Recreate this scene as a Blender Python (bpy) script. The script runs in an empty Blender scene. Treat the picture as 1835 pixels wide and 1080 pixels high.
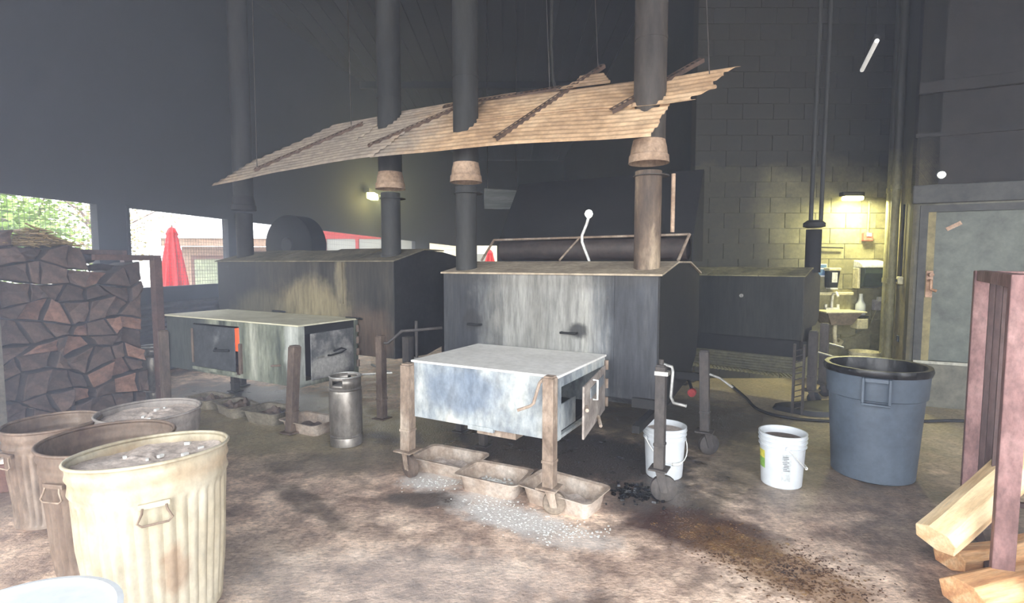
import bpy, bmesh, math, random
from mathutils import Vector, Matrix, noise as mnoise
random.seed(7)
sc = bpy.context.scene
col = sc.collection
PI = math.pi
R = math.radians

# ------------------------------------------------------------------ camera, world, light, exposure
cam_d = bpy.data.cameras.new('camera'); cam = bpy.data.objects.new('camera', cam_d); col.objects.link(cam)
cam_d.sensor_width = 36.0; cam_d.lens = 960.0 / 1835.0 * 36.0
cam_d.clip_start = 0.05; cam_d.clip_end = 400
cam.location = (0, 0, 1.55)
cam.rotation_euler = (PI / 2 - math.atan(70 / 960), 0, 0)
sc.camera = cam

w = bpy.data.worlds.new('overcast_sky'); sc.world = w; w.use_nodes = True
bg = w.node_tree.nodes['Background']
bg.inputs[0].default_value = (0.92, 0.955, 1.0, 1); bg.inputs[1].default_value = 9.3

def area_light(name, loc, size, size_y, energy, colr, direction, portal=False):
    d = bpy.data.lights.new(name, 'AREA'); d.shape = 'RECTANGLE'; d.size = size; d.size_y = size_y
    d.energy = energy; d.color = colr
    if portal: d.cycles.is_portal = True
    o = bpy.data.objects.new(name, d); col.objects.link(o); o.location = loc
    o.rotation_euler = Vector(direction).to_track_quat('-Z', 'Y').to_euler()
    return o
# sky portals in the two open sides of the shed (behind the viewer and left of him)
area_light('sky_portal', (1.0, -1.65, 2.1), 14, 4.2, 1, (1, 1, 1), (0, 1, 0), True)
area_light('sky_portal', (-5.84, -0.15, 1.9), 3.0, 3.8, 1, (1, 1, 1), (1, 0, 0), True)

sc.view_settings.view_transform = 'Standard'
sc.view_settings.look = 'None'
sc.view_settings.exposure = -0.08
sc.view_settings.gamma = 1.0
sc.view_settings.use_curve_mapping = False
sc.cycles.max_bounces = 6
sc.cycles.diffuse_bounces = 4
sc.cycles.volume_bounces = 1
sc.cycles.use_denoising = True
sc.cycles.sample_clamp_indirect = 6

# ------------------------------------------------------------------ helpers
def srgb(r, g, b):
    f = lambda c: (c / 255 / 12.92) if c / 255 <= 0.04045 else ((c / 255 + 0.055) / 1.055) ** 2.4
    return (f(r), f(g), f(b), 1)

def nodes(name):
    m = bpy.data.materials.new(name); m.use_nodes = True
    nt = m.node_tree
    return m, nt, nt.nodes['Principled BSDF']

def N(nt, t, **kw):
    n = nt.nodes.new(t)
    for k, v in kw.items(): setattr(n, k, v)
    return n

def ramp(nt, fac, stops):
    r = N(nt, 'ShaderNodeValToRGB'); nt.links.new(fac, r.inputs[0])
    e = r.color_ramp.elements
    e[0].position, e[0].color = stops[0][0], stops[0][1]
    e[1].position, e[1].color = stops[-1][0], stops[-1][1]
    for p, c in stops[1:-1]:
        x = e.new(p); x.color = c
    return r.outputs[0]

def coords(nt, scale=(1, 1, 1), loc=(0, 0, 0)):
    tc = N(nt, 'ShaderNodeTexCoord'); mp = N(nt, 'ShaderNodeMapping')
    mp.inputs['Scale'].default_value = scale; mp.inputs['Location'].default_value = loc
    nt.links.new(tc.outputs['Object'], mp.inputs[0])
    return mp.outputs[0]

def noise(nt, vec, scale, detail=5, rough=0.6):
    n = N(nt, 'ShaderNodeTexNoise'); n.inputs['Scale'].default_value = scale
    n.inputs['Detail'].default_value = detail; n.inputs['Roughness'].default_value = rough
    nt.links.new(vec, n.inputs['Vector']); return n.outputs['Fac']

def mix(nt, fac, a, b, mode='MIX'):
    m = N(nt, 'ShaderNodeMix', data_type='RGBA', blend_type=mode)
    if isinstance(fac, (int, float)): m.inputs[0].default_value = fac
    else: nt.links.new(fac, m.inputs[0])
    for s, v in ((m.inputs[6], a), (m.inputs[7], b)):
        if isinstance(v, tuple): s.default_value = v
        else: nt.links.new(v, s)
    return m.outputs[2]

def math_(nt, op, a, b=0.0, c=None):
    m = N(nt, 'ShaderNodeMath', operation=op)
    for i, v in enumerate((a, b) if c is None else (a, b, c)):
        if isinstance(v, (int, float)): m.inputs[i].default_value = v
        else: nt.links.new(v, m.inputs[i])
    return m.outputs[0]

def blob(nt, c, r, ang=0, edge=0.25, wob=0.5, nscale=3.0):
    """0..1 mask of an ellipse (object space) with an irregular edge: for stains and painted light"""
    tc = N(nt, 'ShaderNodeTexCoord'); mp = N(nt, 'ShaderNodeMapping', vector_type='TEXTURE')
    mp.inputs['Location'].default_value = c; mp.inputs['Rotation'].default_value = (0, 0, ang)
    mp.inputs['Scale'].default_value = r
    nt.links.new(tc.outputs['Object'], mp.inputs[0])
    ln = N(nt, 'ShaderNodeVectorMath', operation='LENGTH'); nt.links.new(mp.outputs[0], ln.inputs[0])
    nz = noise(nt, tc.outputs['Object'], nscale, 6, 0.65)
    d = math_(nt, 'MULTIPLY_ADD', nz, wob * 2, ln.outputs['Value'])
    mr = N(nt, 'ShaderNodeMapRange', interpolation_type='SMOOTHSTEP')
    nt.links.new(d, mr.inputs[0])
    mr.inputs[1].default_value = 1 + wob - edge; mr.inputs[2].default_value = 1 + wob + edge
    mr.inputs[3].default_value = 1; mr.inputs[4].default_value = 0
    return mr.outputs[0]

def bump(nt, bsdf, h, strength=0.3, dist=0.01):
    b = N(nt, 'ShaderNodeBump'); b.inputs['Strength'].default_value = strength; b.inputs['Distance'].default_value = dist
    nt.links.new(h, b.inputs['Height']); nt.links.new(b.outputs[0], bsdf.inputs['Normal'])

def grime(name, stops, scale=4, stretch=(1, 1, 1), rough=0.7, metal=0.0, bmp=0.3, bscale=60, fine=0.25, detail=7, stains_and_light=(), vary=0.0):
    """procedural surface: colour ramp over noise, finer speckle, optional local stains (centre, radius, colour, strength)"""
    m, nt, b = nodes(name)
    v = coords(nt, stretch)
    f = noise(nt, v, scale, detail, 0.62)
    c = ramp(nt, f, [(p, srgb(*k)) for p, k in stops])
    for st in stains_and_light:
        cen, rad, kc, amt = st[:4]
        bl = blob(nt, cen, rad, 0, 0.35, 0.55, st[4] if len(st) > 4 else 4)
        c = mix(nt, math_(nt, 'MULTIPLY', bl, amt), c, srgb(*kc))
    v2 = coords(nt, (stretch[0] * 1.0, stretch[1] * 1.0, stretch[2]), (3.1, 1.7, 0.3))
    f2 = noise(nt, v2, scale * 6, 4, 0.7)
    sp = ramp(nt, f2, [(0.3, (1 - fine * 1.6,) * 3 + (1,)), (0.7, (1 + fine * 0.6,) * 3 + (1,))])
    c = mix(nt, 1.0, c, sp, 'MULTIPLY')
    if vary:
        oi = N(nt, 'ShaderNodeObjectInfo')
        hv = N(nt, 'ShaderNodeHueSaturation'); nt.links.new(c, hv.inputs['Color'])
        nt.links.new(math_(nt, 'MULTIPLY_ADD', oi.outputs['Random'], vary * 2, 1 - vary), hv.inputs['Value'])
        c = hv.outputs[0]
    nt.links.new(c, b.inputs['Base Color'])
    b.inputs['Roughness'].default_value = rough; b.inputs['Metallic'].default_value = metal
    if bmp:
        bump(nt, b, noise(nt, coords(nt), bscale, 4), bmp, 0.004)
    return m

def emit(name, rgb, strength, base=(1, 1, 1, 1)):
    m, nt, b = nodes(name)
    b.inputs['Base Color'].default_value = base
    b.inputs['Emission Color'].default_value = rgb; b.inputs['Emission Strength'].default_value = strength
    return m

# mesh shapes ---------------------------------------------------------------
def bm_(): return bmesh.new()

def face(bm, pts):
    try: return bm.faces.new([bm.verts.new(p) for p in pts])
    except ValueError: return None

def box(bm, x0, x1, y0, y1, z0, z1, M=None):
    vs = [Vector((x, y, z)) for z in (z0, z1) for x, y in ((x0, y0), (x1, y0), (x1, y1), (x0, y1))]
    if M is not None: vs = [M @ v for v in vs]
    v = [bm.verts.new(p) for p in vs]
    for f in ((3, 2, 1, 0), (4, 5, 6, 7), (0, 1, 5, 4), (1, 2, 6, 5), (2, 3, 7, 6), (3, 0, 4, 7)):
        bm.faces.new([v[i] for i in f])
    return bm

def prism(bm, poly, d):
    """polygon (3-D points) extruded by vector d"""
    d = Vector(d); a = [bm.verts.new(p) for p in poly]; b = [bm.verts.new(Vector(p) + d) for p in poly]
    n = len(poly)
    bm.faces.new(a[::-1]); bm.faces.new(b)
    for i in range(n): bm.faces.new((a[i], a[(i + 1) % n], b[(i + 1) % n], b[i]))
    return bm

def tube(bm, pts, r, seg=10, caps=True):
    pts = [Vector(p) for p in pts]; rings = []
    rr = r if isinstance(r, (list, tuple)) else [r] * len(pts)
    up = None
    for i, p in enumerate(pts):
        t = (pts[min(i + 1, len(pts) - 1)] - pts[max(i - 1, 0)]).normalized()
        if up is None:
            up = t.orthogonal().normalized()
        up = (up - t * up.dot(t)).normalized(); s = t.cross(up)
        rings.append([bm.verts.new(p + (up * math.cos(2 * PI * k / seg) + s * math.sin(2 * PI * k / seg)) * rr[i]) for k in range(seg)])
    for a, b in zip(rings, rings[1:]):
        for k in range(seg): bm.faces.new((a[k], a[(k + 1) % seg], b[(k + 1) % seg], b[k]))
    if caps: bm.faces.new(rings[0][::-1]); bm.faces.new(rings[-1])
    return bm

def lathe(bm, prof, seg=40, c=(0, 0, 0), rfun=None, cap0=True, cap1=False):
    rings = []
    for r, z in prof:
        ring = []
        for k in range(seg):
            a = 2 * PI * k / seg; q = r + (rfun(a, z) if rfun else 0)
            ring.append(bm.verts.new((c[0] + q * math.cos(a), c[1] + q * math.sin(a), c[2] + z)))
        rings.append(ring)
    for a, b in zip(rings, rings[1:]):
        for k in range(seg): bm.faces.new((a[k], a[(k + 1) % seg], b[(k + 1) % seg], b[k]))
    if cap0: bm.faces.new(rings[0][::-1])
    if cap1: bm.faces.new(rings[-1])
    return bm

def obj(name, bm, mat, parent=None, smooth=None, bevel=0, loc=None, rot=None):
    bmesh.ops.recalc_face_normals(bm, faces=bm.faces)
    me = bpy.data.meshes.new(name); bm.to_mesh(me); bm.free()
    if mat: me.materials.append(mat)
    o = bpy.data.objects.new(name, me); col.objects.link(o)
    if parent: o.parent = parent
    if loc: o.location = loc
    if rot: o.rotation_euler = rot
    if smooth:
        for p in me.polygons: p.use_smooth = True
        try: me.set_sharp_from_angle(angle=R(smooth))
        except Exception: pass
    if bevel:
        b = o.modifiers.new('bevel', 'BEVEL'); b.width = bevel; b.segments = 2; b.limit_method = 'ANGLE'; b.angle_limit = R(40)
    return o

def tag(o, label, cat, group=None, kind=None):
    o['label'] = label; o['category'] = cat
    if group: o['group'] = group
    if kind: o['kind'] = kind
    return o

def thing(name, label, cat, loc=(0, 0, 0), rz=0, group=None):
    o = bpy.data.objects.new(name, None); col.objects.link(o); o.empty_display_size = 0.1
    o.location = loc; o.rotation_euler = (0, 0, rz)
    return tag(o, label, cat, group)

def struct(o): o['kind'] = 'structure'; return o

def copy_tree(o, parent=None):
    c = o.copy(); col.objects.link(c); c.parent = parent
    for ch in list(o.children): copy_tree(ch, c)
    return c

# ------------------------------------------------------------------ materials
SOOT = [(0.3, (28, 28, 30)), (0.7, (48, 48, 48))]
m_soot = grime('sooty_steel', SOOT, 3, rough=0.75, metal=0.2)
m_soot_dark = grime('black_soot', [(0.3, (11, 12, 13)), (0.7, (24, 25, 26))], 3, rough=0.85)
m_wall_dark = grime('smoked_wall_paint', [(0.3, (19, 20, 23)), (0.7, (29, 30, 34))], 1.2, rough=0.9)
m_wall_far = grime('smoked_green_wall', [(0.3, (18, 22, 22)), (0.7, (30, 36, 34))], 1.2, rough=0.9)
m_ceil = grime('smoked_ceiling', [(0.3, (12, 13, 16)), (0.7, (20, 22, 25))], 0.8, rough=0.9)
m_block = grime('painted_block', [(0.3, (122, 118, 88)), (0.7, (150, 146, 112))], 2.2, rough=0.75, vary=0.10, bscale=90)
def darken_up_left(m):  # darkens the base colour with height and towards low x
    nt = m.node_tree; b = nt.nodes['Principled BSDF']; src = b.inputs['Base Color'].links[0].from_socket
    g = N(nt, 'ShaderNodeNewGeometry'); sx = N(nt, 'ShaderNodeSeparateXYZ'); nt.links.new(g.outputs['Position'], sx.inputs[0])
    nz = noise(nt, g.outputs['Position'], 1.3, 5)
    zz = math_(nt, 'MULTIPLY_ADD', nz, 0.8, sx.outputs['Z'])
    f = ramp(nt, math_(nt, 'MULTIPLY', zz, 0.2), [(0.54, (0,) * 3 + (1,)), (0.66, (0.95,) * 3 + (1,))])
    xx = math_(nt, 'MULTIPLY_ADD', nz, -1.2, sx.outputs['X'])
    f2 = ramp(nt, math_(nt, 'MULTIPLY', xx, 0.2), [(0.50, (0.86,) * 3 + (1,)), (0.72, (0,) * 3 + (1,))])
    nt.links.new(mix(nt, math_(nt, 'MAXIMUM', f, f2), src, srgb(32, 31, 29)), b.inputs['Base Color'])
darken_up_left(m_block)
m_door = grime('grey_green_door_paint', [(0.3, (78, 84, 78)), (0.7, (98, 104, 96))], 1.5, rough=0.6,
               stains_and_light=[((-0.27, 0.0, 1.33), (0.14, 0.2, 0.22), (84, 62, 46), 0.7)])
m_upper = grime('brown_smoked_wall', [(0.3, (24, 22, 21)), (0.7, (40, 36, 33))], 1.2, rough=0.85)
m_beam = grime('grey_painted_beam', [(0.3, (52, 53, 52)), (0.7, (74, 75, 72))], 2, rough=0.7)
m_conduit = grime('dusty_conduit', [(0.3, (120, 116, 82)), (0.7, (165, 160, 120))], 5, (1, 1, 0.4), rough=0.6)
m_roofdust = grime('ash_dusted_roof', [(0.3, (150, 136, 116)), (0.7, (190, 176, 154))], 3, rough=0.9)
m_corr = grime('dusty_corrugated_iron', [(0.28, (150, 120, 92)), (0.5, (196, 164, 130)), (0.72, (222, 194, 160))], 2.2, (0.8, 1.4, 1), rough=0.85,
               stains_and_light=[((-3.6, 0.2, 2.7), (1.5, 1.2, 1.5), (150, 146, 140), 0.75), ((-0.9, 0.6, 3.0), (1.1, 0.25, 0.6), (150, 128, 108), 0.6)])  # first patch greys the left end: weaker light there put into the colour
m_angle = grime('slotted_angle_rust', [(0.3, (66, 52, 46)), (0.7, (112, 92, 80))], 8, rough=0.8)
m_pipe_up = grime('sooty_flue', [(0.3, (56, 52, 50)), (0.55, (84, 78, 72)), (0.7, (122, 114, 104))], 3, (1, 1, 0.25), rough=0.7, metal=0.15)
m_pipe_dk = grime('dark_flue', [(0.3, (34, 36, 36)), (0.7, (58, 58, 56))], 3, (1, 1, 0.25), rough=0.75)
m_pipe_lo = grime('scorched_flue', [(0.35, (70, 60, 54)), (0.52, (108, 92, 78)), (0.66, (176, 158, 134))], 4, (1, 1, 0.3), rough=0.75)
m_collar = grime('tan_dust_collar', [(0.3, (140, 116, 96)), (0.7, (186, 162, 140))], 5, rough=0.85)

def smoker_face(name, tall, stains_and_light):
    return grime(name, tall, 3.0, (1.6, 1.6, 0.22), rough=0.62, metal=0.15, fine=0.3, stains_and_light=stains_and_light, bscale=40)
m_big = smoker_face('streaked_galvanised_smoker', [(0.36, (56, 59, 64)), (0.48, (90, 94, 98)), (0.58, (132, 134, 134)), (0.70, (168, 168, 162))],
    [((-1.88, 0, 1.0), (0.42, 2, 0.9), (38, 41, 48), 0.9), ((-0.08, 0, 1.1), (0.34, 2, 0.8), (50, 53, 60), 0.85), ((-0.9, 0, 1.45), (1.2, 2, 0.10), (62, 62, 62), 0.6),
     ((-0.95, 0, 1.1), (0.45, 0.4, 0.75), (158, 156, 148), 0.55), ((-0.62, 0, 1.02), (0.07, 0.3, 0.06), (36, 36, 38), 0.9, 12), ((-1.6, 0, 1.05), (0.09, 0.3, 0.09), (44, 44, 46), 0.9, 12)])
m_left = smoker_face('tan_smoke_stained_smoker', [(0.32, (34, 34, 34)), (0.5, (56, 54, 50)), (0.7, (76, 72, 64))],
    [((-2.7, 0, 1.2), (0.6, 2, 0.8), (26, 28, 32), 0.95), ((-1.2, 0, 1.0), (0.55, 0.5, 0.34), (142, 132, 104), 0.95), ((-0.72, 0, 1.36), (0.08, 0.4, 0.32), (128, 120, 98), 0.9, 6),
     ((-2.0, 0, 0.95), (0.5, 0.5, 0.25), (100, 96, 78), 0.7), ((-0.35, 0, 0.8), (0.35, 0.5, 0.28), (104, 86, 72), 0.6)])
m_third = smoker_face('green_black_smoker', [(0.32, (32, 35, 34)), (0.7, (50, 52, 49))], [])
m_end = grime('black_smoker_end', [(0.3, (17, 18, 20)), (0.7, (30, 31, 32))], 3, rough=0.7)
m_fb1 = grime('ash_whitened_galvanised', [(0.34, (108, 116, 124)), (0.45, (150, 158, 163)), (0.56, (182, 187, 186)), (0.68, (206, 204, 194))], 3.4, (1, 1, 0.55),
    rough=0.6, metal=0.0, fine=0.22, stains_and_light=[((-0.72, 0, 0.68), (0.3, 0.3, 0.16), (112, 126, 144), 0.8, 6)])
m_fb_top = grime('lit_ash_top', [(0.3, (226, 224, 218)), (0.7, (242, 240, 236))], 4, rough=0.8, fine=0.1)  # white ash coat, made paler still to carry the overhead light
m_fb2_top = grime('cream_ash_top', [(0.3, (196, 192, 166)), (0.7, (220, 216, 192))], 4, rough=0.8, fine=0.1)
m_fb2 = grime('scorched_galvanised', [(0.34, (74, 80, 76)), (0.48, (116, 122, 110)), (0.58, (150, 154, 140)), (0.7, (178, 180, 168))], 3.2, (1.3, 1.3, 0.3), rough=0.55, fine=0.25,
    stains_and_light=[((-1.85, 0, 0.7), (0.5, 0.5, 0.5), (66, 72, 74), 0.9), ((-0.08, 0, 0.7), (0.1, 0.2, 0.5), (214, 218, 214), 0.6)])
m_fb2_door = grime('smoked_firebox_door', [(0.3, (56, 58, 62)), (0.5, (96, 98, 100)), (0.7, (170, 168, 166))], 4.5, rough=0.5,
    stains_and_light=[((0, -0.32, -0.13), (0.3, 0.24, 0.12), (186, 184, 180), 0.8)])
m_fb2_door_dark = grime('dark_firebox_door', [(0.3, (52, 56, 60)), (0.6, (78, 82, 86)), (0.75, (120, 124, 126))], 4, rough=0.5)
m_inside = grime('firebox_inside', [(0.3, (22, 22, 24)), (0.7, (40, 38, 38))], 5, rough=0.9)
m_leg_tan = grime('dusty_tan_leg', [(0.3, (112, 94, 80)), (0.5, (152, 134, 118)), (0.7, (194, 180, 164))], 6, (1, 1, 0.5), rough=0.8)
m_leg_brn = grime('rusty_brown_leg', [(0.3, (72, 60, 54)), (0.7, (122, 106, 94))], 6, (1, 1, 0.5), rough=0.8)
m_leg_dk = grime('sooty_leg', [(0.3, (48, 46, 48)), (0.7, (84, 78, 74))], 6, (1, 1, 0.5), rough=0.7)
m_rust = grime('rusty_steel_dark', [(0.3, (60, 44, 40)), (0.7, (104, 76, 66))], 8, rough=0.8)
m_redrack = grime('rose_rusted_steel', [(0.3, (98, 72, 70)), (0.5, (132, 100, 98)), (0.72, (164, 132, 128))], 6, (1, 1, 0.5), rough=0.65, metal=0.1)
m_redrack_dk = grime('shaded_rusted_steel', [(0.3, (66, 50, 50)), (0.7, (96, 76, 74))], 6, (1, 1, 0.3), rough=0.7)  # rack steel with the shade of the channel insides put into its colour
m_woodrack = grime('smoked_rack_steel', [(0.3, (74, 56, 54)), (0.7, (108, 84, 78))], 6, rough=0.75)
m_bin_white = grime('weathered_cream_galvanised', [(0.32, (150, 136, 112)), (0.46, (190, 180, 156)), (0.7, (212, 206, 188))], 3, (1, 1, 0.6), rough=0.55, metal=0.1, fine=0.15,
    stains_and_light=[((0.2, -0.2, 0.24), (0.04, 0.08, 0.12), (158, 112, 78), 0.5, 18), ((-0.12, -0.28, 0.18), (0.07, 0.07, 0.06), (140, 108, 84), 0.7, 16), ((0, 0, 0.64), (0.4, 0.4, 0.05), (188, 160, 128), 0.45, 6)])
m_bin_brown = grime('rust_stained_galvanised', [(0.3, (96, 78, 68)), (0.5, (126, 108, 94)), (0.7, (160, 146, 134))], 3, (1, 1, 0.5), rough=0.6, metal=0.1)
m_bin_grey = grime('grey_galvanised', [(0.3, (128, 122, 118)), (0.7, (170, 162, 156))], 3, (1, 1, 0.5), rough=0.6, metal=0.1)
m_ash = grime('grey_ash', [(0.3, (196, 180, 170)), (0.6, (214, 200, 190)), (0.75, (228, 216, 208))], 9, rough=0.95, bmp=0.8, bscale=50)
m_ash_brn = grime('brown_ash', [(0.3, (84, 72, 66)), (0.7, (126, 110, 100))], 10, rough=0.95, bmp=0.8, bscale=50)
m_tray = grime('ash_caked_tray', [(0.3, (138, 118, 102)), (0.5, (178, 160, 144)), (0.7, (210, 198, 186))], 6, rough=0.75, fine=0.2)
m_tray_far = grime('dull_steel_tray', [(0.3, (104, 96, 84)), (0.7, (150, 142, 126))], 6, rough=0.7)
m_keg = grime('sooty_stainless', [(0.3, (128, 122, 116)), (0.7, (176, 170, 162))], 4, (1, 1, 0.5), rough=0.38, metal=0.6, bmp=0.1)
m_whiteplastic = grime('white_bucket_plastic', [(0.3, (204, 210, 216)), (0.7, (220, 224, 228))], 4, rough=0.4, bmp=0, fine=0.05)
m_creamplastic = grime('cream_pail_plastic', [(0.3, (214, 206, 168)), (0.7, (232, 226, 192))], 4, rough=0.45, bmp=0)
m_greyplastic = grime('blue_grey_can_plastic', [(0.3, (78, 90, 104)), (0.7, (96, 108, 122))], 3, rough=0.5, bmp=0.1, fine=0.12)
m_blackplastic = grime('black_liner_plastic', [(0.3, (8, 8, 10)), (0.7, (20, 20, 23))], 14, rough=0.33, bmp=0.6, bscale=22)
m_rubber = grime('black_rubber', [(0.3, (20, 21, 25)), (0.7, (34, 35, 40))], 6, rough=0.55)
m_white = grime('chalky_white_paint', [(0.3, (222, 222, 218)), (0.7, (238, 238, 234))], 4, rough=0.5, bmp=0)
m_chrome = grime('bright_steel_bar', [(0.3, (170, 170, 168)), (0.7, (215, 214, 210))], 6, rough=0.35, metal=0.6, bmp=0)
m_bark = grime('smoked_bark', [(0.3, (40, 36, 38)), (0.7, (78, 66, 62))], 7, (1, 1, 1), rough=0.95, bmp=1.0, bscale=30, vary=0.25)
m_logend = grime('smoked_split_end', [(0.3, (100, 74, 66)), (0.7, (150, 114, 98))], 6, rough=0.9, vary=0.35)
m_logend_dk = grime('sooty_split_end', [(0.3, (60, 50, 47)), (0.7, (106, 87, 79))], 6, rough=0.9, vary=0.3)
m_freshwood = grime('fresh_split_wood', [(0.3, (206, 168, 122)), (0.5, (232, 202, 158)), (0.7, (244, 222, 184))], 5, (0.35, 3.0, 3.0), rough=0.8, fine=0.15)
m_freshwood2 = grime('orange_split_wood', [(0.3, (176, 118, 80)), (0.5, (214, 164, 116)), (0.7, (236, 202, 158))], 5, (0.35, 3.0, 3.0), rough=0.85, fine=0.2)
m_umb = grime('red_umbrella_cloth', [(0.3, (190, 10, 10)), (0.7, (216, 22, 20))], 4, rough=0.8, bmp=0)
m_tanwall = grime('tan_clapboard', [(0.3, (146, 120, 102)), (0.7, (168, 142, 124))], 3, rough=0.8)
m_browntrim = grime('brown_trim', [(0.3, (92, 62, 52)), (0.7, (112, 80, 68))], 3, rough=0.8)
m_redframe = grime('red_store_trim', [(0.3, (150, 18, 20)), (0.7, (170, 30, 30))], 3, rough=0.6)
m_whiteroof = grime('pale_metal_roof', [(0.3, (206, 214, 222)), (0.7, (226, 232, 238))], 3, rough=0.5)
m_leaf = grime('bright_leaf', [(0.3, (88, 124, 48)), (0.7, (150, 176, 84))], 2, rough=0.7, bmp=0)
m_leaf_dry = grime('dry_leaf', [(0.3, (140, 130, 84)), (0.7, (182, 172, 130))], 2, rough=0.7, bmp=0)
m_trunk = grime('grey_trunk', [(0.3, (98, 84, 78)), (0.7, (146, 130, 120))], 4, (1, 1, 0.3), rough=0.9)
m_glass_dim, _nt, _b = nodes('store_glass')
_b.inputs['Base Color'].default_value = srgb(120, 122, 116); _b.inputs['Roughness'].default_value = 0.12
m_wire = grime('screen_wire', [(0.3, (60, 58, 54)), (0.7, (96, 92, 84))], 5, rough=0.6, bmp=0)
m_ember = emit('glowing_embers', (1.0, 0.11, 0.03, 1), 1.7, (0.3, 0.02, 0.01, 1))
m_lamp_yellow = emit('yellow_lamp_glow', (1.0, 0.93, 0.36, 1), 14)
m_lamp_cool = emit('cool_lamp_glow', (1.0, 1.0, 0.86, 1), 16)
m_tube = emit('tube_glow', (0.86, 0.86, 0.88, 1), 0.5)

# floor: stained concrete ---------------------------------------------------
def make_floor_mat():
    m, nt, b = nodes('stained_concrete')
    v = coords(nt)
    n1 = noise(nt, v, 0.9, 8, 0.62)
    n2 = noise(nt, coords(nt, (1, 1, 1), (5, 2, 0)), 4.5, 8, 0.7)
    n3 = noise(nt, coords(nt, (1, 2.2, 1), (1, 7, 0)), 26, 5, 0.75)
    c = ramp(nt, n1, [(0.30, srgb(124, 110, 102)), (0.46, srgb(156, 142, 133)), (0.58, srgb(178, 167, 157)), (0.75, srgb(160, 151, 144))])
    d = ramp(nt, n2, [(0.36, srgb(100, 86, 79)), (0.46, srgb(158, 146, 138)), (0.56, srgb(206, 196, 186)), (0.66, srgb(226, 218, 210))])
    c = mix(nt, 0.85, c, d, 'MULTIPLY')
    n5 = noise(nt, coords(nt, (1, 1.5, 1), (9, 3, 0)), 11, 9, 0.78)
    c = mix(nt, 0.8, c, ramp(nt, n5, [(0.36, (0.55, 0.53, 0.51, 1)), (0.48, (0.95, 0.95, 0.95, 1)), (0.62, (1.15, 1.15, 1.15, 1))]), 'MULTIPLY')
    c = mix(nt, 1.0, c, (2.75, 2.68, 2.62, 1), 'MULTIPLY')
    lamp_tint = blob(nt, (3.2, 6.0, 0), (2.6, 2.2, 9), 0, 0.5, 0.5, 1.5)  # green-tan lamplight on the far floor painted into the concrete
    c = mix(nt, math_(nt, 'MULTIPLY', lamp_tint, 0.75), c, srgb(150, 142, 112))
    lamp_tint2 = blob(nt, (-2.4, 5.2, 0), (1.9, 0.9, 9), -0.5, 0.4, 0.4, 1.5)  # second patch of greenish lamplight in the floor colour
    c = mix(nt, math_(nt, 'MULTIPLY', lamp_tint2, 0.8), c, srgb(132, 126, 96))
    sp = ramp(nt, n3, [(0.34, (0.5, 0.48, 0.46, 1)), (0.48, (1, 1, 1, 1)), (0.66, (1.3, 1.29, 1.27, 1))])
    c = mix(nt, 1.0, c, sp, 'MULTIPLY')
    dark = None
    # soot and grease patches: centre, radii, angle, strength
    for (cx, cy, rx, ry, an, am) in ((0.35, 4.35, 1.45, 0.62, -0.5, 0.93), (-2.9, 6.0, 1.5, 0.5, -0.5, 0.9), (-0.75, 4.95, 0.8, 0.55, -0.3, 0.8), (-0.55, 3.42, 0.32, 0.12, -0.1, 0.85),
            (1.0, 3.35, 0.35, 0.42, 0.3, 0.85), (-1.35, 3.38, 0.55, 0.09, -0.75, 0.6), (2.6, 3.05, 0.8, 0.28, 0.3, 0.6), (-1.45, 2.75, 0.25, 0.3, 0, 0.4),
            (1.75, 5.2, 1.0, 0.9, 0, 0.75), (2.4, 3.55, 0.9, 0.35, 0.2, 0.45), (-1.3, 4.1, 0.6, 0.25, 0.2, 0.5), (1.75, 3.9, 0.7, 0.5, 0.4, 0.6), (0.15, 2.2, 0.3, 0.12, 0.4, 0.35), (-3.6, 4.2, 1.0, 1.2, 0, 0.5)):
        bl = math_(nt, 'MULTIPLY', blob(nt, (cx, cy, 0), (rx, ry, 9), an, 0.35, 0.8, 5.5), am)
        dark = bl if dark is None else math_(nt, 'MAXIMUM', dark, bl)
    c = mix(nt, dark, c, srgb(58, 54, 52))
    red = math_(nt, 'MULTIPLY', blob(nt, (1.12, 3.0, 0), (0.42, 0.24, 9), -0.4, 0.25, 0.6, 5), 0.9)
    c = mix(nt, red, c, srgb(64, 38, 30))
    oc = math_(nt, 'MULTIPLY', blob(nt, (1.34, 2.66, 0), (0.52, 0.2, 9), -0.95, 0.3, 0.6, 7), 0.72)
    c = mix(nt, oc, c, srgb(128, 94, 58))
    ash = None
    for (cx, cy, rx, ry, an, am) in ((-0.56, 3.72, 0.22, 0.16, 0, 0.9), (0.0, 3.16, 0.42, 0.14, -0.5, 0.9), (0.30, 2.93, 0.3, 0.12, -0.3, 0.5), (-0.2, 3.42, 0.2, 0.1, -0.3, 0.8), (-0.6, 2.5, 0.9, 0.3, 0, 0.25)):
        bl = math_(nt, 'MULTIPLY', blob(nt, (cx, cy, 0), (rx, ry, 9), an, 0.4, 0.7, 9), am)
        ash = bl if ash is None else math_(nt, 'MAXIMUM', ash, bl)
    c = mix(nt, ash, c, srgb(214, 210, 206))
    nt.links.new(c, b.inputs['Base Color'])
    wet = math_(nt, 'MAXIMUM', dark, red)
    rr = ramp(nt, n2, [(0.35, (0.38,) * 3 + (1,)), (0.6, (0.78,) * 3 + (1,))])
    r2 = mix(nt, math_(nt, 'MULTIPLY', wet, 0.8), rr, (0.2, 0.2, 0.2, 1))
    nt.links.new(r2, b.inputs['Roughness'])
    bump(nt, b, math_(nt, 'ADD', noise(nt, v, 14, 8, 0.7), noise(nt, v, 60, 3, 0.6)), 0.45, 0.012)
    return m
m_floor = make_floor_mat()

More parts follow.
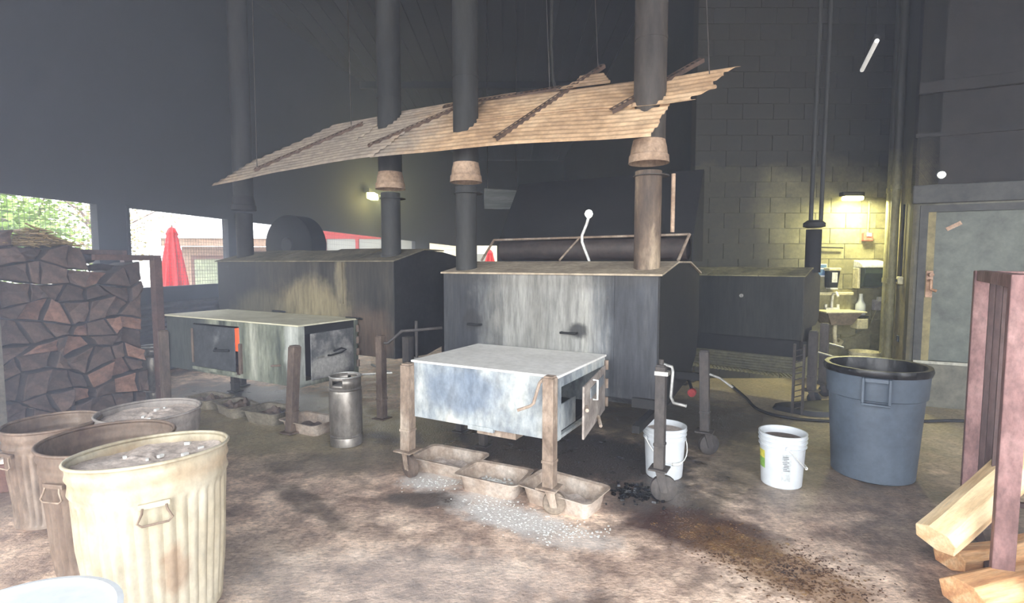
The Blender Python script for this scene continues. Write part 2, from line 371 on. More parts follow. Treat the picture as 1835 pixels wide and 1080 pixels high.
# ------------------------------------------------------------------ setting
H_CEIL = 6.2
o = obj('floor', box(bm_(), -5.9, 9.0, -5.0, 26.0, -0.12, 0.0), m_floor); struct(o)
m_out = grime('pale_patio_concrete', [(0.3, (176, 168, 158)), (0.7, (206, 200, 190))], 1, rough=0.9)
o = obj('ground', box(bm_(), -60, 40, -30, 70, -0.3, -0.13), m_out); struct(o)

# ceiling: ribbed deck
bm = bm_()
xs = [-6.2 + i * 0.15 for i in range(102)]
for i in range(len(xs) - 1):
    z = H_CEIL + (0.0 if i % 2 else 0.03)
    box(bm, xs[i], xs[i + 1], -1.7, 25.2, z, H_CEIL + 0.1)
struct(obj('ceiling', bm, m_ceil))
bm = bm_()
for y in (9.4, 14.2, 19.0):
    box(bm, -6.1, 9, y, y + 0.12, H_CEIL - 0.16, H_CEIL)
struct(obj('trim_1', bm, m_ceil))

struct(obj('wall_added_front', box(bm_(), -5.9, 9.0, -1.8, -1.66, 4.2, H_CEIL), m_wall_dark))  # unseen header added to cut daylight from the open front
struct(obj('wall_added_side', box(bm_(), -5.98, -5.86, -1.8, 1.4, 3.8, H_CEIL), m_wall_dark))  # unseen upper side wall added to limit daylight from the left
struct(obj('wall_added_corner', box(bm_(), -5.98, -5.86, 1.4, 4.45, 0, H_CEIL), m_wall_dark))  # unseen wall added to keep left daylight off the near cans
struct(obj('wall_east', box(bm_(), 8.92, 9.05, -1.8, 3.6, 0, H_CEIL), m_upper))
# left wall with screened windows: x = XW(y)
def XW(y): return -5.12 + 0.157 * (y - 6.67)
wdir = Vector((0.157, 1, 0)).normalized(); wn = Vector((wdir.y, -wdir.x, 0))   # into the room
def wbox(bm, y0, y1, z0, z1, d0=0.0, d1=-0.12):
    a, b = Vector((XW(y0), y0, 0)), Vector((XW(y1), y1, 0))
    poly = [a + wn * d0, b + wn * d0, b + wn * d1, a + wn * d1]
    prism(bm, [p + Vector((0, 0, z0)) for p in poly], (0, 0, z1 - z0))
Z0, Z1 = 1.17, 2.30
wins = [(4.6, 6.69), (7.08, 9.04), (9.42, 11.1), (11.6, 15.7), (16.2, 18.3), (19.8, 24.3)]
bm = bm_()
wbox(bm, 4.4, 25, Z1, H_CEIL)
wbox(bm, 4.4, 25, 0.98, Z1 * 0 + Z0)
edges = [4.4] + [v for p in wins for v in p] + [25]
for i in range(0, len(edges), 2): wbox(bm, edges[i], edges[i + 1], Z0, Z1)
wall_left = struct(obj('wall_left', bm, m_wall_dark))
# ribbed iron wainscot under the windows, ribs lying flat
bm = bm_()
prof = []
nz = 26
for i in range(nz + 1):
    z = i * 0.98 / nz
    prof.append((0.012 * (1 if (i // 1) % 2 else -1), z))
a, b = Vector((XW(4.4), 4.4, 0)), Vector((XW(25), 25, 0))
for (d0, z0), (d1, z1) in zip(prof, prof[1:]):
    face(bm, [a + wn * d0 + Vector((0, 0, z0)), b + wn * d0 + Vector((0, 0, z0)), b + wn * d1 + Vector((0, 0, z1)), a + wn * d1 + Vector((0, 0, z1))])
obj('ribbed_panel', bm, grime('ribbed_iron', [(0.3, (52, 50, 52)), (0.7, (84, 78, 76))], 3, rough=0.7), wall_left)
for k, (y0, y1) in enumerate(wins):
    bm = bm_()
    t = 0.035
    wbox(bm, y0, y1, Z0, Z0 + t, 0.02, -0.06); wbox(bm, y0, y1, Z1 - t, Z1, 0.02, -0.06)
    wbox(bm, y0, y0 + t, Z0 + t, Z1 - t, 0.02, -0.06); wbox(bm, y1 - t, y1, Z0 + t, Z1 - t, 0.02, -0.06)
    wf = struct(obj('window_%d' % (k + 1), bm, m_wall_dark))
    bm = bm_()
    st = 0.055 if k < 2 else 0.11
    q = y0 + t
    while q < y1 - t:
        wbox(bm, q, q + 0.003, Z0, Z1, -0.03, -0.033); q += st
    z = Z0 + t
    while z < Z1 - t:
        wbox(bm, y0, y1, z, z + 0.003, -0.034, -0.037); z += st
    s = obj('wire_screen', bm, m_wire, wf); s['kind'] = 'stuff'

# far end wall with one opening, and the wall that leads back to it
bm = bm_()
box(bm, -2.6, -1.76, 25, 25.15, 0, H_CEIL); box(bm, -0.7, 2.6, 25, 25.15, 0, H_CEIL)
box(bm, -1.76, -0.7, 25, 25.15, 2.33, H_CEIL); box(bm, -1.76, -0.7, 25, 25.15, 0, 1.1)
struct(obj('wall_back', bm, m_wall_far))
bm = box(bm_(), 2.39, 2.55, 7.25, 25.1, 0, H_CEIL)
struct(obj('wall_side', bm, m_wall_far))

# block wall behind the sink: courses of single blocks
YB = 7.1
bm = box(bm_(), 2.39, 5.2, YB + 0.012, YB + 0.2, 0, H_CEIL)
m_mortar = grime('mortar', [(0.3, (140, 136, 104)), (0.7, (166, 162, 128))], 4, rough=0.9); darken_up_left(m_mortar)
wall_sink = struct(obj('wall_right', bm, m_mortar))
BL, BH, G = 0.4, 0.2, 0.008
cache = {}
for r in range(31):
    z0 = r * BH; z1 = min(z0 + BH, H_CEIL) - G
    if z1 <= z0: continue
    x = 2.39 - (0.2 if r % 2 else 0)
    while x < 5.05:
        a, b_ = max(x, 2.39), min(x + BL, 5.12) - G
        if b_ - a > 0.03:
            key = (round(b_ - a, 3), round(z1 - z0, 3))
            if key not in cache:
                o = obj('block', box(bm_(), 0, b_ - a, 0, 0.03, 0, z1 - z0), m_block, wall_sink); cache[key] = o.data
                bv = 1
            else:
                o = bpy.data.objects.new('block', cache[key]); col.objects.link(o); o.parent = wall_sink
            o.location = (a, YB - 0.0 + random.uniform(-0.0015, 0.0015), z0)
        x += BL

# return wall (column) and the door wall
darken_up_left(m_conduit)
m_column = grime('tan_painted_column', [(0.3, (112, 104, 74)), (0.7, (140, 130, 92))], 2, rough=0.75); darken_up_left(m_column)
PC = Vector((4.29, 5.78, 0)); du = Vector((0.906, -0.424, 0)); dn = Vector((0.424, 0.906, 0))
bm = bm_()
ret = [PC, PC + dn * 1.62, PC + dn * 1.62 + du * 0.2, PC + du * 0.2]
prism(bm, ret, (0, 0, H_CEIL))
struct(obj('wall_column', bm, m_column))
frame_rz = math.atan2(du.y, du.x)
def dlocal(name, bm, mat, parent=None, **k):
    o = obj(name, bm, mat, parent, **k)
    if parent is None: o.location = PC; o.rotation_euler = (0, 0, frame_rz)
    return o
DX0, DX1, DZ0, DZ1 = 0.08, 1.75, 0.50, 2.10
bm = bm_()
box(bm, 0, DX0, 0.0, 0.15, 0, 2.3); box(bm, DX1, 5, 0.0, 0.15, 0, 2.3); box(bm, DX0, DX1, 0, 0.15, 0, DZ0); box(bm, DX0, DX1, 0, 0.15, DZ1, 2.3)
struct(dlocal('wall_door_lower', bm, grime('grey_lower_wall', [(0.3, (92, 92, 82)), (0.7, (112, 110, 98))], 2, rough=0.7)))
struct(dlocal('wall_door_upper', box(bm_(), 0, 5, 0.0, 0.15, 2.3, H_CEIL), m_upper))
door = struct(dlocal('door_1', box(bm_(), DX0, DX1, 0.03, 0.08, DZ0, DZ1), m_door))
bm = bm_()
box(bm, DX0 - 0.02, DX0 + 0.05, -0.015, 0.05, DZ0, DZ1 + 0.05); box(bm, DX1 - 0.05, DX1 + 0.02, -0.015, 0.05, DZ0, DZ1 + 0.05)
box(bm, DX0 + 0.05, DX1 - 0.05, -0.015, 0.05, DZ1 - 0.02, DZ1 + 0.05)
obj('door_frame', bm, m_beam, door)
obj('threshold', box(bm_(), DX0 - 0.02, 4, -0.04, 0.03, DZ0 - 0.03, DZ0), grime('worn_threshold', [(0.3, (150, 150, 138)), (0.7, (180, 178, 164))], 4, rough=0.5), door)
bm = bm_()
box(bm, 0.14, 0.20, -0.01, 0.03, 1.18, 1.46); tube(bm, [(0.17, 0, 1.36), (0.17, -0.07, 1.36), (0.17, -0.07, 1.27), (0.22, -0.06, 1.25)], 0.016, 8)
tube(bm, [(0.17, -0.02, 1.42), (0.17, -0.09, 1.42)], 0.022, 10)
obj('door_handle', bm, grime('worn_orange_handle', [(0.3, (120, 84, 58)), (0.7, (190, 150, 116))], 14, rough=0.4), door)
obj('worn_decal', box(bm_(), -0.07, 0.07, -0.003, 0, -0.02, 0.02), grime('faded_decal', [(0.3, (150, 110, 84)), (0.7, (190, 170, 150))], 12), door, loc=(0.36, 0.028, 1.93), rot=(0, R(-30), 0))
struct(dlocal('trim_2', box(bm_(), -0.02, 5, -0.05, 0.0, 2.17, 2.36), m_beam, bevel=0.01))
struct(dlocal('trim_3', box(bm_(), -0.02, 5, -0.06, 0.0, 3.30, 3.42), m_upper, bevel=0.01))
struct(dlocal('trim_4', box(bm_(), -0.02, 5, -0.03, 0.0, 2.86, 2.90), m_upper))

# smoke: real haze filling the shed
m_haze = bpy.data.materials.new('smoke_haze'); m_haze.use_nodes = True
nt = m_haze.node_tree; nt.nodes.clear()
out = N(nt, 'ShaderNodeOutputMaterial'); vs = N(nt, 'ShaderNodeVolumeScatter')
vs.inputs['Color'].default_value = (0.80, 0.88, 1.0, 1); vs.inputs['Density'].default_value = 0.011; vs.inputs['Anisotropy'].default_value = 0.2
gp_ = N(nt, 'ShaderNodeTexCoord'); sx_ = N(nt, 'ShaderNodeSeparateXYZ'); nt.links.new(gp_.outputs['Object'], sx_.inputs[0])
mr_ = N(nt, 'ShaderNodeMapRange', interpolation_type='SMOOTHSTEP')      # the smoke drifts and hangs thickest along the window side
nt.links.new(sx_.outputs['X'], mr_.inputs[0]); mr_.inputs[1].default_value = -0.2; mr_.inputs[2].default_value = -4.8; mr_.inputs[3].default_value = 0.011; mr_.inputs[4].default_value = 0.048
nt.links.new(mr_.outputs[0], vs.inputs['Density']); vs.inputs['Color'].default_value = (0.66, 0.76, 1.0, 1)
nt.links.new(vs.outputs[0], out.inputs['Volume'])
foot = [(-5.85, -1.6), (8.9, -1.6), (8.9, 3.55), (4.29, 5.70), (4.85, 7.05), (2.38, 7.2), (2.38, 24.9), (-2.3, 24.9), (XW(4.4) + 0.02, 4.4), (-5.85, 4.4)]
o = obj('smoke_haze', prism(bm_(), [(x, y, 0.004) for x, y in foot], (0, 0, H_CEIL - 0.01)), m_haze)
tag(o, 'thin grey wood smoke hanging through the whole shed', 'smoke', kind='stuff')

# ------------------------------------------------------------------ smokers
RZ = math.atan2(-0.483, 0.876)

def rod(name, pts, r, mat, parent, seg=10): return obj(name, tube(bm_(), pts, r, seg), mat, parent, smooth=50)

def shell(bm, prof, x0, x1):
    prism(bm, [(x0, y, z) for y, z in prof], (x1 - x0, 0, 0))

def leg_unit(parent, x, y, zt, mat, s=0.0375, zp=0.2, wheel=True, lean=(0, 0), crank=None, plate=True, wheel_mat=None, wr=0.07, wang=0.0, name='leg'):
    """jack leg: square post, sleeve, foot plate; caster wheel and crank are pieces of it"""
    bm = bm_()
    M = Matrix.Translation((x, y, 0)) @ Matrix.Shear('XY', 4, (lean[0], lean[1])) if any(lean) else Matrix.Translation((x, y, 0))
    z0 = zp if wheel or plate else 0.0
    box(bm, -s, s, -s, s, z0, zt, M)
    box(bm, -s * 1.12, s * 1.12, -s * 1.12, s * 1.12, z0 + (zt - z0) * 0.22, z0 + (zt - z0) * 0.22 + 0.02, M)
    box(bm, -s * 0.85, s * 0.85, -s * 0.85, s * 0.85, zt, zt + 0.012, M)
    if plate: box(bm, -s * 1.9, s * 1.9, -s * 1.9, s * 1.9, z0 - 0.012, z0, M)
    lg = obj(name, bm, mat, parent, bevel=0.004)
    if wheel:
        bm = bm_()
        ca, sa = math.cos(wang), math.sin(wang)
        ax = Vector((-sa, ca, 0)); c = Vector((x, y, wr)) + Vector((ca, sa, 0)) * 0.03
        tube(bm, [c - ax * 0.022, c - ax * 0.016, c + ax * 0.016, c + ax * 0.022], [wr * 0.9, wr, wr, wr * 0.9], 20)
        tube(bm, [c - ax * 0.034, c + ax * 0.034], wr * 0.28, 10)
        obj('caster_wheel', bm, wheel_mat or m_leg_tan, lg, smooth=40)
        bm = bm_()
        for sgn in (-1, 1):
            p = c + ax * 0.03 * sgn
            q = Vector((x, y, z0 - 0.012)) + ax * 0.03 * sgn
            prism(bm, [p + Vector((ca, sa, 0)) * 0.02 - Vector((0, 0, 0.02)), p - Vector((ca, sa, 0)) * 0.02 - Vector((0, 0, 0.02)), q - Vector((ca, sa, 0)) * 0.03, q + Vector((ca, sa, 0)) * 0.03], ax * 0.005 * sgn)
        obj('caster_fork', bm, mat, lg)
    if crank: obj('crank_handle', tube(bm_(), crank, 0.010, 8), m_chrome if mat is m_leg_dk else mat, lg, smooth=50)
    return lg

def flue(label, loc, r_lo, r_up, z_roof, z_col, z_low_top, mats, damper=True, group='smoker flue pipes', z_top=H_CEIL - 0.002):
    t = thing('flue_pipe', label, 'pipe', (loc[0], loc[1], z_roof), 0, group)
    o = obj('lower_pipe', lathe(bm_(), [(r_lo * 1.12, 0), (r_lo * 1.12, 0.02), (r_lo, 0.022), (r_lo, z_low_top - z_roof)], 28, cap1=False), mats[0], t, smooth=40)
    # loose collar hood, flared
    zc = z_col - z_roof
    R_ = r_up
    bm = bm_()
    lathe(bm, [(R_ * 1.27, zc), (R_ * 1.24, zc + 0.055), (R_ * 1.18, zc + 0.062), (R_ * 1.08, zc + 0.10), (R_ * 1.03, zc + 0.15), (R_ * 1.01, zc + 0.17), (R_ * 1.0, zc + 0.165), (R_ * 1.1, zc + 0.12), (R_ * 1.18, zc + 0.05), (R_ * 1.28, zc + 0.002)], 32, cap0=False)
    obj('collar', bm, mats[2], t, smooth=35)
    up = obj('upper_pipe', lathe(bm_(), [(R_, zc + 0.16), (R_, zc + 0.9), (R_ * 1.03, zc + 0.9), (R_ * 1.03, zc + 0.93), (R_, zc + 0.93), (R_, z_top - z_roof)], 32, cap0=False), mats[1], t, smooth=30)
    if damper:
        d = obj('damper_plate', lathe(bm_(), [(r_lo * 1.35, zc - 0.10), (r_lo * 1.35, zc - 0.094)], 28, c=(0.02, 0, 0), cap1=True), mats[1], t)
    return t

# --- big smoker in the middle
big = thing('smoker', 'big box smoker with grey-white streaked front and open lid, behind the whitish firebox', 'smoker', (1.053, 3.85, 0), RZ, 'barbecue smokers')
L = 1.9
prof = [(0, 0.53), (0, 1.455), (0.55, 1.545), (1.05, 1.545), (1.58, 1.44), (1.62, 0.95), (1.5, 0.66), (1.2, 0.5), (0.5, 0.45), (0.12, 0.46)]
bm = bm_(); shell(bm, prof, -L, -0.0)
obj('body', bm, m_big, big, bevel=0.006)
bm = bm_(); shell(bm, prof, 0.0, 0.012); obj('end_panel', bm, m_end, big)
bm = bm_(); shell(bm, [(-0.02, 1.452), (-0.02, 1.466), (0.55, 1.56), (1.05, 1.56), (1.6, 1.455), (1.6, 1.441), (1.05, 1.546), (0.55, 1.546)], -L - 0.015, 0.03)
obj('roof', bm, m_roofdust, big)
obj('panel_seam', box(bm_(), -1.32, -1.295, -0.006, 0.0, 0.56, 1.45), m_big, big)
obj('panel_seam', box(bm_(), -0.34, -0.325, -0.006, 0.0, 0.56, 1.45), m_big, big)
bm = bm_(); tube(bm, [(-1.62, -0.005, 1.02), (-1.62, -0.04, 1.02), (-1.5, -0.04, 1.02), (-1.5, -0.005, 1.02)], 0.009, 8); obj('handle', bm, m_soot_dark, big, smooth=50)
bm = bm_(); tube(bm, [(-0.75, -0.005, 1.0), (-0.75, -0.04, 1.0), (-0.62, -0.04, 1.0), (-0.62, -0.005, 1.0)], 0.009, 8); obj('handle', bm, m_soot_dark, big, smooth=50)
# lid raised at the back, hung in a light steel frame
fr = obj('lid_frame', bm_(), m_roofdust, big) if False else None
bm = bm_()
tube(bm, [(-2.03, 1.1, 1.79), (0.0, 1.1, 1.80)], 0.012, 8); tube(bm, [(-2.03, 1.1, 1.79), (-2.0, 0.8, 1.57)], 0.012, 8); tube(bm, [(0.0, 1.1, 1.80), (-0.03, 0.8, 1.57)], 0.014, 8)
tube(bm, [(-1.05, 1.1, 1.79), (-1.13, 0.8, 1.57)], 0.010, 8)
obj('lid_frame', bm, m_leg_tan, big, smooth=50)
obj('roller', tube(bm_(), [(-1.98, 1.22, 1.68), (-0.03, 1.22, 1.68)], 0.11, 24), grime('brown_sooty_roller', [(0.3, (56, 48, 46)), (0.7, (78, 68, 64))], 3, rough=0.6), big, smooth=40)
bm = bm_(); shell(bm, [(1.12, 1.80), (1.15, 1.80), (1.62, 2.42), (1.58, 2.44)], -1.98, 0.02)
obj('lid', bm, m_soot_dark, big)
bm = bm_(); shell(bm, [(1.12, 1.80), (1.58, 2.44), (1.62, 2.42), (1.62, 1.56), (1.12, 1.56)], 0.02, 0.03); obj('lid_side', bm, m_soot_dark, big)
lg = leg_unit(big, 0.135, -0.44, 0.885, m_leg_dk, s=0.032, zp=0.22, wr=0.085, wang=R(20), wheel_mat=m_leg_dk,
    crank=[(0.14, -0.43, 0.90), (0.20, -0.43, 0.885), (0.21, -0.45, 0.86), (0.205, -0.47, 0.70), (0.23, -0.50, 0.672), (0.31, -0.52, 0.668)])
obj('jack_cap', box(bm_(), 0.10, 0.185, -0.475, -0.40, 0.83, 0.856), m_chrome, lg)
obj('jack_cap', tube(bm_(), [(0.135, -0.44, 0.885), (0.135, -0.44, 0.93)], 0.016, 10), m_leg_dk, lg)
leg_unit(big, 0.26, 0.58, 0.84, m_leg_dk, s=0.036, zp=0.2, wr=0.085, wang=R(40), wheel_mat=m_leg_dk, lean=(-0.03, 0), crank=[(0.28, 0.58, 0.66), (0.36, 0.56, 0.64), (0.46, 0.52, 0.585)])
bm = bm_(); box(bm, -0.05, 0.14, -0.46, -0.42, 0.6, 0.66); box(bm, -0.05, 0.0, -0.44, 0.6, 0.42, 0.47); box(bm, -0.05, 0.26, 0.56, 0.60, 0.6, 0.66)
obj('outrigger', bm, m_soot_dark, big)
obj('valve_knob', tube(bm_(), [(0.09, 0.88, 0.42), (0.09, 0.93, 0.42)], 0.035, 12), grime('red_knob', [(0.3, (150, 40, 44)), (0.7, (180, 60, 60))], 5), big, smooth=50)
obj('valve_stem', tube(bm_(), [(0.09, 0.93, 0.42), (0.02, 1.1, 0.5)], 0.014, 8), m_soot_dark, big, smooth=50)
leg_unit(big, -1.85, 1.4, 0.6, m_leg_dk, s=0.03, zp=0.15, wheel=False)
leg_unit(big, -1.8, 0.1, 0.56, m_leg_dk, s=0.03, zp=0.02, wheel=False)

# --- left smoker
lft = thing('smoker', 'long smoker with tan smoke-stained front behind the low firebox with embers, by the windows', 'smoker', (-1.17, 5.28, 0), RZ, 'barbecue smokers')
L2 = 2.83
prof2 = [(0, 0.59), (0, 1.56), (0.48, 1.675), (0.8, 1.665), (1.2, 1.60), (1.22, 1.0), (1.0, 0.66), (0.5, 0.56)]
bm = bm_(); shell(bm, prof2, -L2, 0); obj('body', bm, m_left, lft, bevel=0.006)
bm = bm_(); shell(bm, prof2, 0, 0.012); obj('end_panel', bm, m_soot, lft)
roof_l = grime('soot_and_dust_roof', [(0.3, (84, 80, 70)), (0.7, (132, 124, 104))], 3, rough=0.9)
rag = bm_()
for i, (xa, xb, dz) in enumerate(((-2.85, -2.5, 0.0), (-2.5, -1.9, 0.012), (-1.9, -1.2, 0.004), (-1.2, -0.55, 0.018), (-0.55, 0.02, 0.006))):
    bm = bm_(); shell(bm, [(-0.02, 1.556), (-0.02, 1.568), (0.48, 1.688 + dz), (0.82, 1.68 + dz), (0.82, 1.668 + dz), (0.48, 1.676 + dz)], xa, xb)
    obj('roof_sheet', bm, roof_l, lft)
rag.free()
bm = bm_(); tube(bm, [(-1.75, -0.005, 0.99), (-1.75, -0.05, 1.0), (-1.6, -0.05, 1.0), (-1.6, -0.005, 0.99)], 0.01, 8); obj('handle', bm, m_soot_dark, lft, smooth=50)
bm = bm_(); tube(bm, [(-0.6, -0.005, 0.97), (-0.6, -0.05, 0.98), (-0.42, -0.05, 0.98), (-0.42, -0.005, 0.97)], 0.01, 8); obj('handle', bm, m_soot_dark, lft, smooth=50)
obj('vertical_rib', box(bm_(), -0.74, -0.68, -0.02, 0, 1.12, 1.55), m_left, lft)
leg = leg_unit(lft, 0.10, -0.30, 0.86, m_leg_brn, s=0.036, zp=0.09, wheel=False)
bm = bm_(); tube(bm, [(0.11, -0.3, 0.80), (0.17, -0.28, 0.80), (0.27, -0.2, 0.91), (0.38, -0.15, 0.92), (0.55, 0.05, 0.93)], 0.014, 8); obj('tow_handle', bm, m_leg_dk, leg, smooth=50)
bm = bm_(); box(bm, 0.1, 0.18, 0.0, 0.08, 0.15, 0.82); obj('leg', bm, m_leg_dk, lft)
bm = bm_(); tube(bm, [(0.24, 0.05, 0.62), (0.24, 0.05, 0.98)], 0.016, 8); obj('jack_screw', bm, m_leg_dk, lft, smooth=50)
bm = bm_(); tube(bm, [(-0.5, 0.2, 0.60), (0.35, 0.2, 0.57)], 0.014, 8); tube(bm, [(-0.4, 0.1, 0.48), (0.0, -0.05, 0.46), (-0.35, -0.12, 0.42)], 0.012, 8); tube(bm, [(0.1, 0.2, 0.46), (0.6, 0.25, 0.44)], 0.012, 8)
obj('frame_bar', bm, m_chrome, lft, smooth=50)
leg_unit(lft, -2.6, 0.12, 0.64, m_leg_dk, s=0.035, zp=0.02, wheel=False)
leg_unit(lft, -2.6, 1.0, 0.7, m_leg_dk, s=0.035, zp=0.02, wheel=False)
leg_unit(lft, -0.1, 1.0, 0.7, m_leg_dk, s=0.035, zp=0.02, wheel=False)

# --- third smoker, right, near the sink
RZ3 = R(-40)
th = thing('smoker', 'small dark greenish smoker with corrugated lower shelf, beside the hand-wash sink', 'smoker', (3.05, 5.6, 0), RZ3, 'barbecue smokers')
L3 = 1.45
prof3 = [(0, 0.72), (0, 1.40), (0.3, 1.475), (0.52, 1.475), (0.8, 1.39), (0.8, 0.9), (0.62, 0.84), (0.1, 0.84)]
bm = bm_(); shell(bm, prof3, -L3, -0.0); obj('body', bm, m_third, th, bevel=0.006)
bm = bm_(); shell(bm, prof3, 0.0, 0.01); obj('end_panel', bm, grime('grey_smoked_end', [(0.3, (50, 50, 46)), (0.7, (68, 66, 60))], 3, rough=0.7), th)
for xa, xb in ((-1.45, -1.0), (-0.99, -0.45), (-0.44, 0.02)):
    bm = bm_(); dz = random.uniform(0, 0.01); shell(bm, [(-0.02, 1.398), (-0.02, 1.41), (0.3, 1.488 + dz), (0.52, 1.488 + dz), (0.52, 1.476), (0.3, 1.476)], xa, xb)
    obj('roof_sheet', bm, grime('olive_dust_roof', [(0.3, (96, 92, 66)), (0.7, (150, 144, 108))], 3, rough=0.9), th)
bm = bm_(); shell(bm, [(0.05, 0.5), (0.05, 0.84), (0.6, 0.84), (0.6, 0.5)], -L3, -0.02); obj('lower_body', bm, m_end, th)
obj('latch', lathe(bm_(), [(0.02, 0), (0.02, 0.02)], 12, cap1=True), m_chrome, th, loc=(-0.62, 0.0, 1.18), rot=(PI / 2, 0, 0))
bm = bm_()
for i in range(12):      # corrugated apron under the body
    y0 = 0.0; z0 = 0.36 + i * 0.015
    face(bm, [(-L3, 0.006 * (i % 2), z0), (-0.05, 0.006 * (i % 2), z0), (-0.05, 0.006 * ((i + 1) % 2), z0 + 0.015), (-L3, 0.006 * ((i + 1) % 2), z0 + 0.015)])
obj('corrugated_apron', bm, grime('olive_corrugated', [(0.3, (72, 72, 58)), (0.7, (104, 102, 82))], 4, rough=0.7), th)
bm = bm_()
for i in range(34):      # expanded-metal shelf
    x = -L3 + i * 0.042
    for sgn in (0, 1):
        a = Vector((x, -0.12 + 0.62 * sgn, 0.34)); b = Vector((x + 0.3, -0.12 + 0.62 * (1 - sgn), 0.34))
        if b.x < 0: tube(bm, [a, b], 0.005, 4)
mesh_shelf = obj('mesh_shelf', bm, grime('olive_mesh', [(0.3, (116, 112, 84)), (0.7, (160, 154, 118))], 6), th); mesh_shelf['kind'] = 'stuff'
bm = bm_()
box(bm, -0.02, 0.0, -0.26, -0.22, 0.0, 0.72); box(bm, 0.07, 0.09, -0.26, -0.22, 0.0, 0.72)
for i in range(11): tube(bm, [(0.0, -0.24, 0.05 + i * 0.06), (0.07, -0.24, 0.08 + i * 0.06)], 0.006, 6)
obj('ladder_leg', bm, m_leg_dk, th)
for (x, y, zt) in ((0.06, 0.28, 0.80), (0.08, 0.78, 0.84)):
    leg_unit(th, x, y, zt, m_leg_dk, s=0.042, zp=0.16, wr=0.07, wheel_mat=m_rubber, crank=[(x + 0.05, y, zt - 0.22), (x + 0.20, y - 0.02, zt - 0.25)])
leg_unit(th, -1.4, 0.3, 0.5, m_leg_dk, s=0.04, zp=0.02, wheel=False); leg_unit(th, -1.4, 0.55, 0.5, m_leg_dk, s=0.04, zp=0.02, wheel=False)
# pale rag and strap hanging at its left end
bm = bm_(); tube(bm, [(-1.42, -0.06, 1.40), (-1.30, -0.07, 1.25), (-1.22, -0.08, 1.17), (-1.12, -0.07, 1.12)], [0.006, 0.012, 0.018, 0.01], 8)
tag(obj('strap', bm, m_white, None, smooth=50, loc=(3.05, 5.6, 0), rot=(0, 0, RZ3)), 'pale curled strap hanging on the dark gap between the big and small smokers', 'strap')

# flues
m3 = (m_pipe_lo, m_pipe_up, m_collar)
flue('brown scorched flue rising from right end of the big smoker, piercing the corrugated sheet', (1.04, 4.14), 0.100, 0.120, 1.475, 2.30, 2.24, m3, group=None)
flue('dark flue rising from left end of the big smoker under a dusty collar', (-0.41, 4.84), 0.095, 0.112, 1.46, 2.26, 2.22, (m_pipe_dk, m_pipe_dk, m_collar), group=None)
flue('flue beside the yellow lamp, rising from right end of the long smoker', (-1.25, 5.58), 0.098, 0.120, 1.60, 2.30, 2.26, (m_pipe_dk, m_pipe_dk, m_collar), group=None)
flue('farthest hazy flue at left end of the long smoker, between the windows', (-3.36, 6.78), 0.098, 0.115, 1.60, 2.20, 2.16, (m_soot, m_pipe_dk, m_soot), damper=False, group=None)
t = thing('flue_pipe', 'short wide black flue with thin pipes above, on the small smoker by the sink', 'pipe', (3.32, 5.93, 1.44))
obj('lower_pipe', lathe(bm_(), [(0.078, 0), (0.078, 0.47)], 24, cap1=True), m_soot_dark, t, smooth=40)
obj('collar', lathe(bm_(), [(0.075, 0.49), (0.11, 0.50), (0.11, 0.54), (0.07, 0.57)], 24, cap1=True), m_soot, t, smooth=40)
for dx in (-0.04, 0.07): obj('thin_pipe', tube(bm_(), [(dx, 0, 0.55), (dx + 0.02, 0, H_CEIL - 1.442)], 0.022, 12), m_pipe_dk, t, smooth=40)
o = obj('conduit', tube(bm_(), [(1.225, 4.12, 1.78), (1.225, 4.12, 2.22)], 0.016, 10), m_collar, None, smooth=40)
tag(o, 'short cream vertical rod beside the brown scorched flue', 'rod')

# --- firebox in front (whitish) ------------------------------------------
fb = thing('firebox', 'whitish galvanised firebox on casters with its end door ajar, nearest of the two', 'firebox', (0.28, 3.25, 0), RZ, 'wheeled fireboxes')
FL, FW, F0, F1 = 1.12, 0.87, 0.445, 0.85
bm = bm_()
t_ = 0.02
box(bm, -FL, 0, 0, t_, F0, F1 - 0.01); box(bm, -FL, 0, FW - t_, FW, F0, F1 - 0.01); box(bm, -FL, -FL + t_, t_, FW - t_, F0, F1 - 0.01)
box(bm, -FL + t_, 0, t_, FW - t_, F0, F0 + t_)
obj('body', bm, m_fb1, fb)
obj('top', box(bm_(), -FL - 0.02, 0.012, -0.012, FW + 0.012, F1 - 0.01, F1 + 0.006), m_fb_top, fb, bevel=0.004)
bm = bm_()   # end frame round the door opening
box(bm, -0.02, 0.004, 0.0, 0.05, F0, F1 - 0.01); box(bm, -0.02, 0.004, FW - 0.06, FW, F0, F1 - 0.01); box(bm, -0.02, 0.002, 0.05, FW - 0.06, F1 - 0.075, F1 - 0.01)
obj('end_frame', bm, m_fb1, fb)
bm = bm_(); box(bm, -0.6, -0.03, 0.03, FW - 0.03, F0 + t_, F0 + 0.05); box(bm, -0.62, -0.6, 0.03, FW - 0.03, F0 + 0.05, F1 - 0.02)
obj('inner_liner', bm, m_inside, fb)
bm = bm_(); box(bm, -0.035, -0.025, 0.04, 0.36, F0 + 0.03, F0 + 0.2); obj('baffle', bm, m_fb1, fb)
A = R(9)
dr = bpy.data.objects.new('door', None)
bm = bm_(); box(bm, 0, 0.014, -0.74, 0, F0 + 0.0, F1 - 0.07)
dr = obj('door', bm, grime('pale_firebox_door', [(0.3, (120, 112, 106)), (0.5, (160, 150, 142)), (0.7, (204, 196, 188))], 4, rough=0.6), fb, bevel=0.003, loc=(0.008, FW - 0.04, 0), rot=(0, 0, A))
bm = bm_(); box(bm, 0.014, 0.02, -0.56, -0.1, F0 + 0.22, F1 - 0.12); obj('door_plate', bm, grime('grey_door_plate', [(0.3, (112, 118, 124)), (0.7, (150, 156, 160))], 4, rough=0.5), dr)
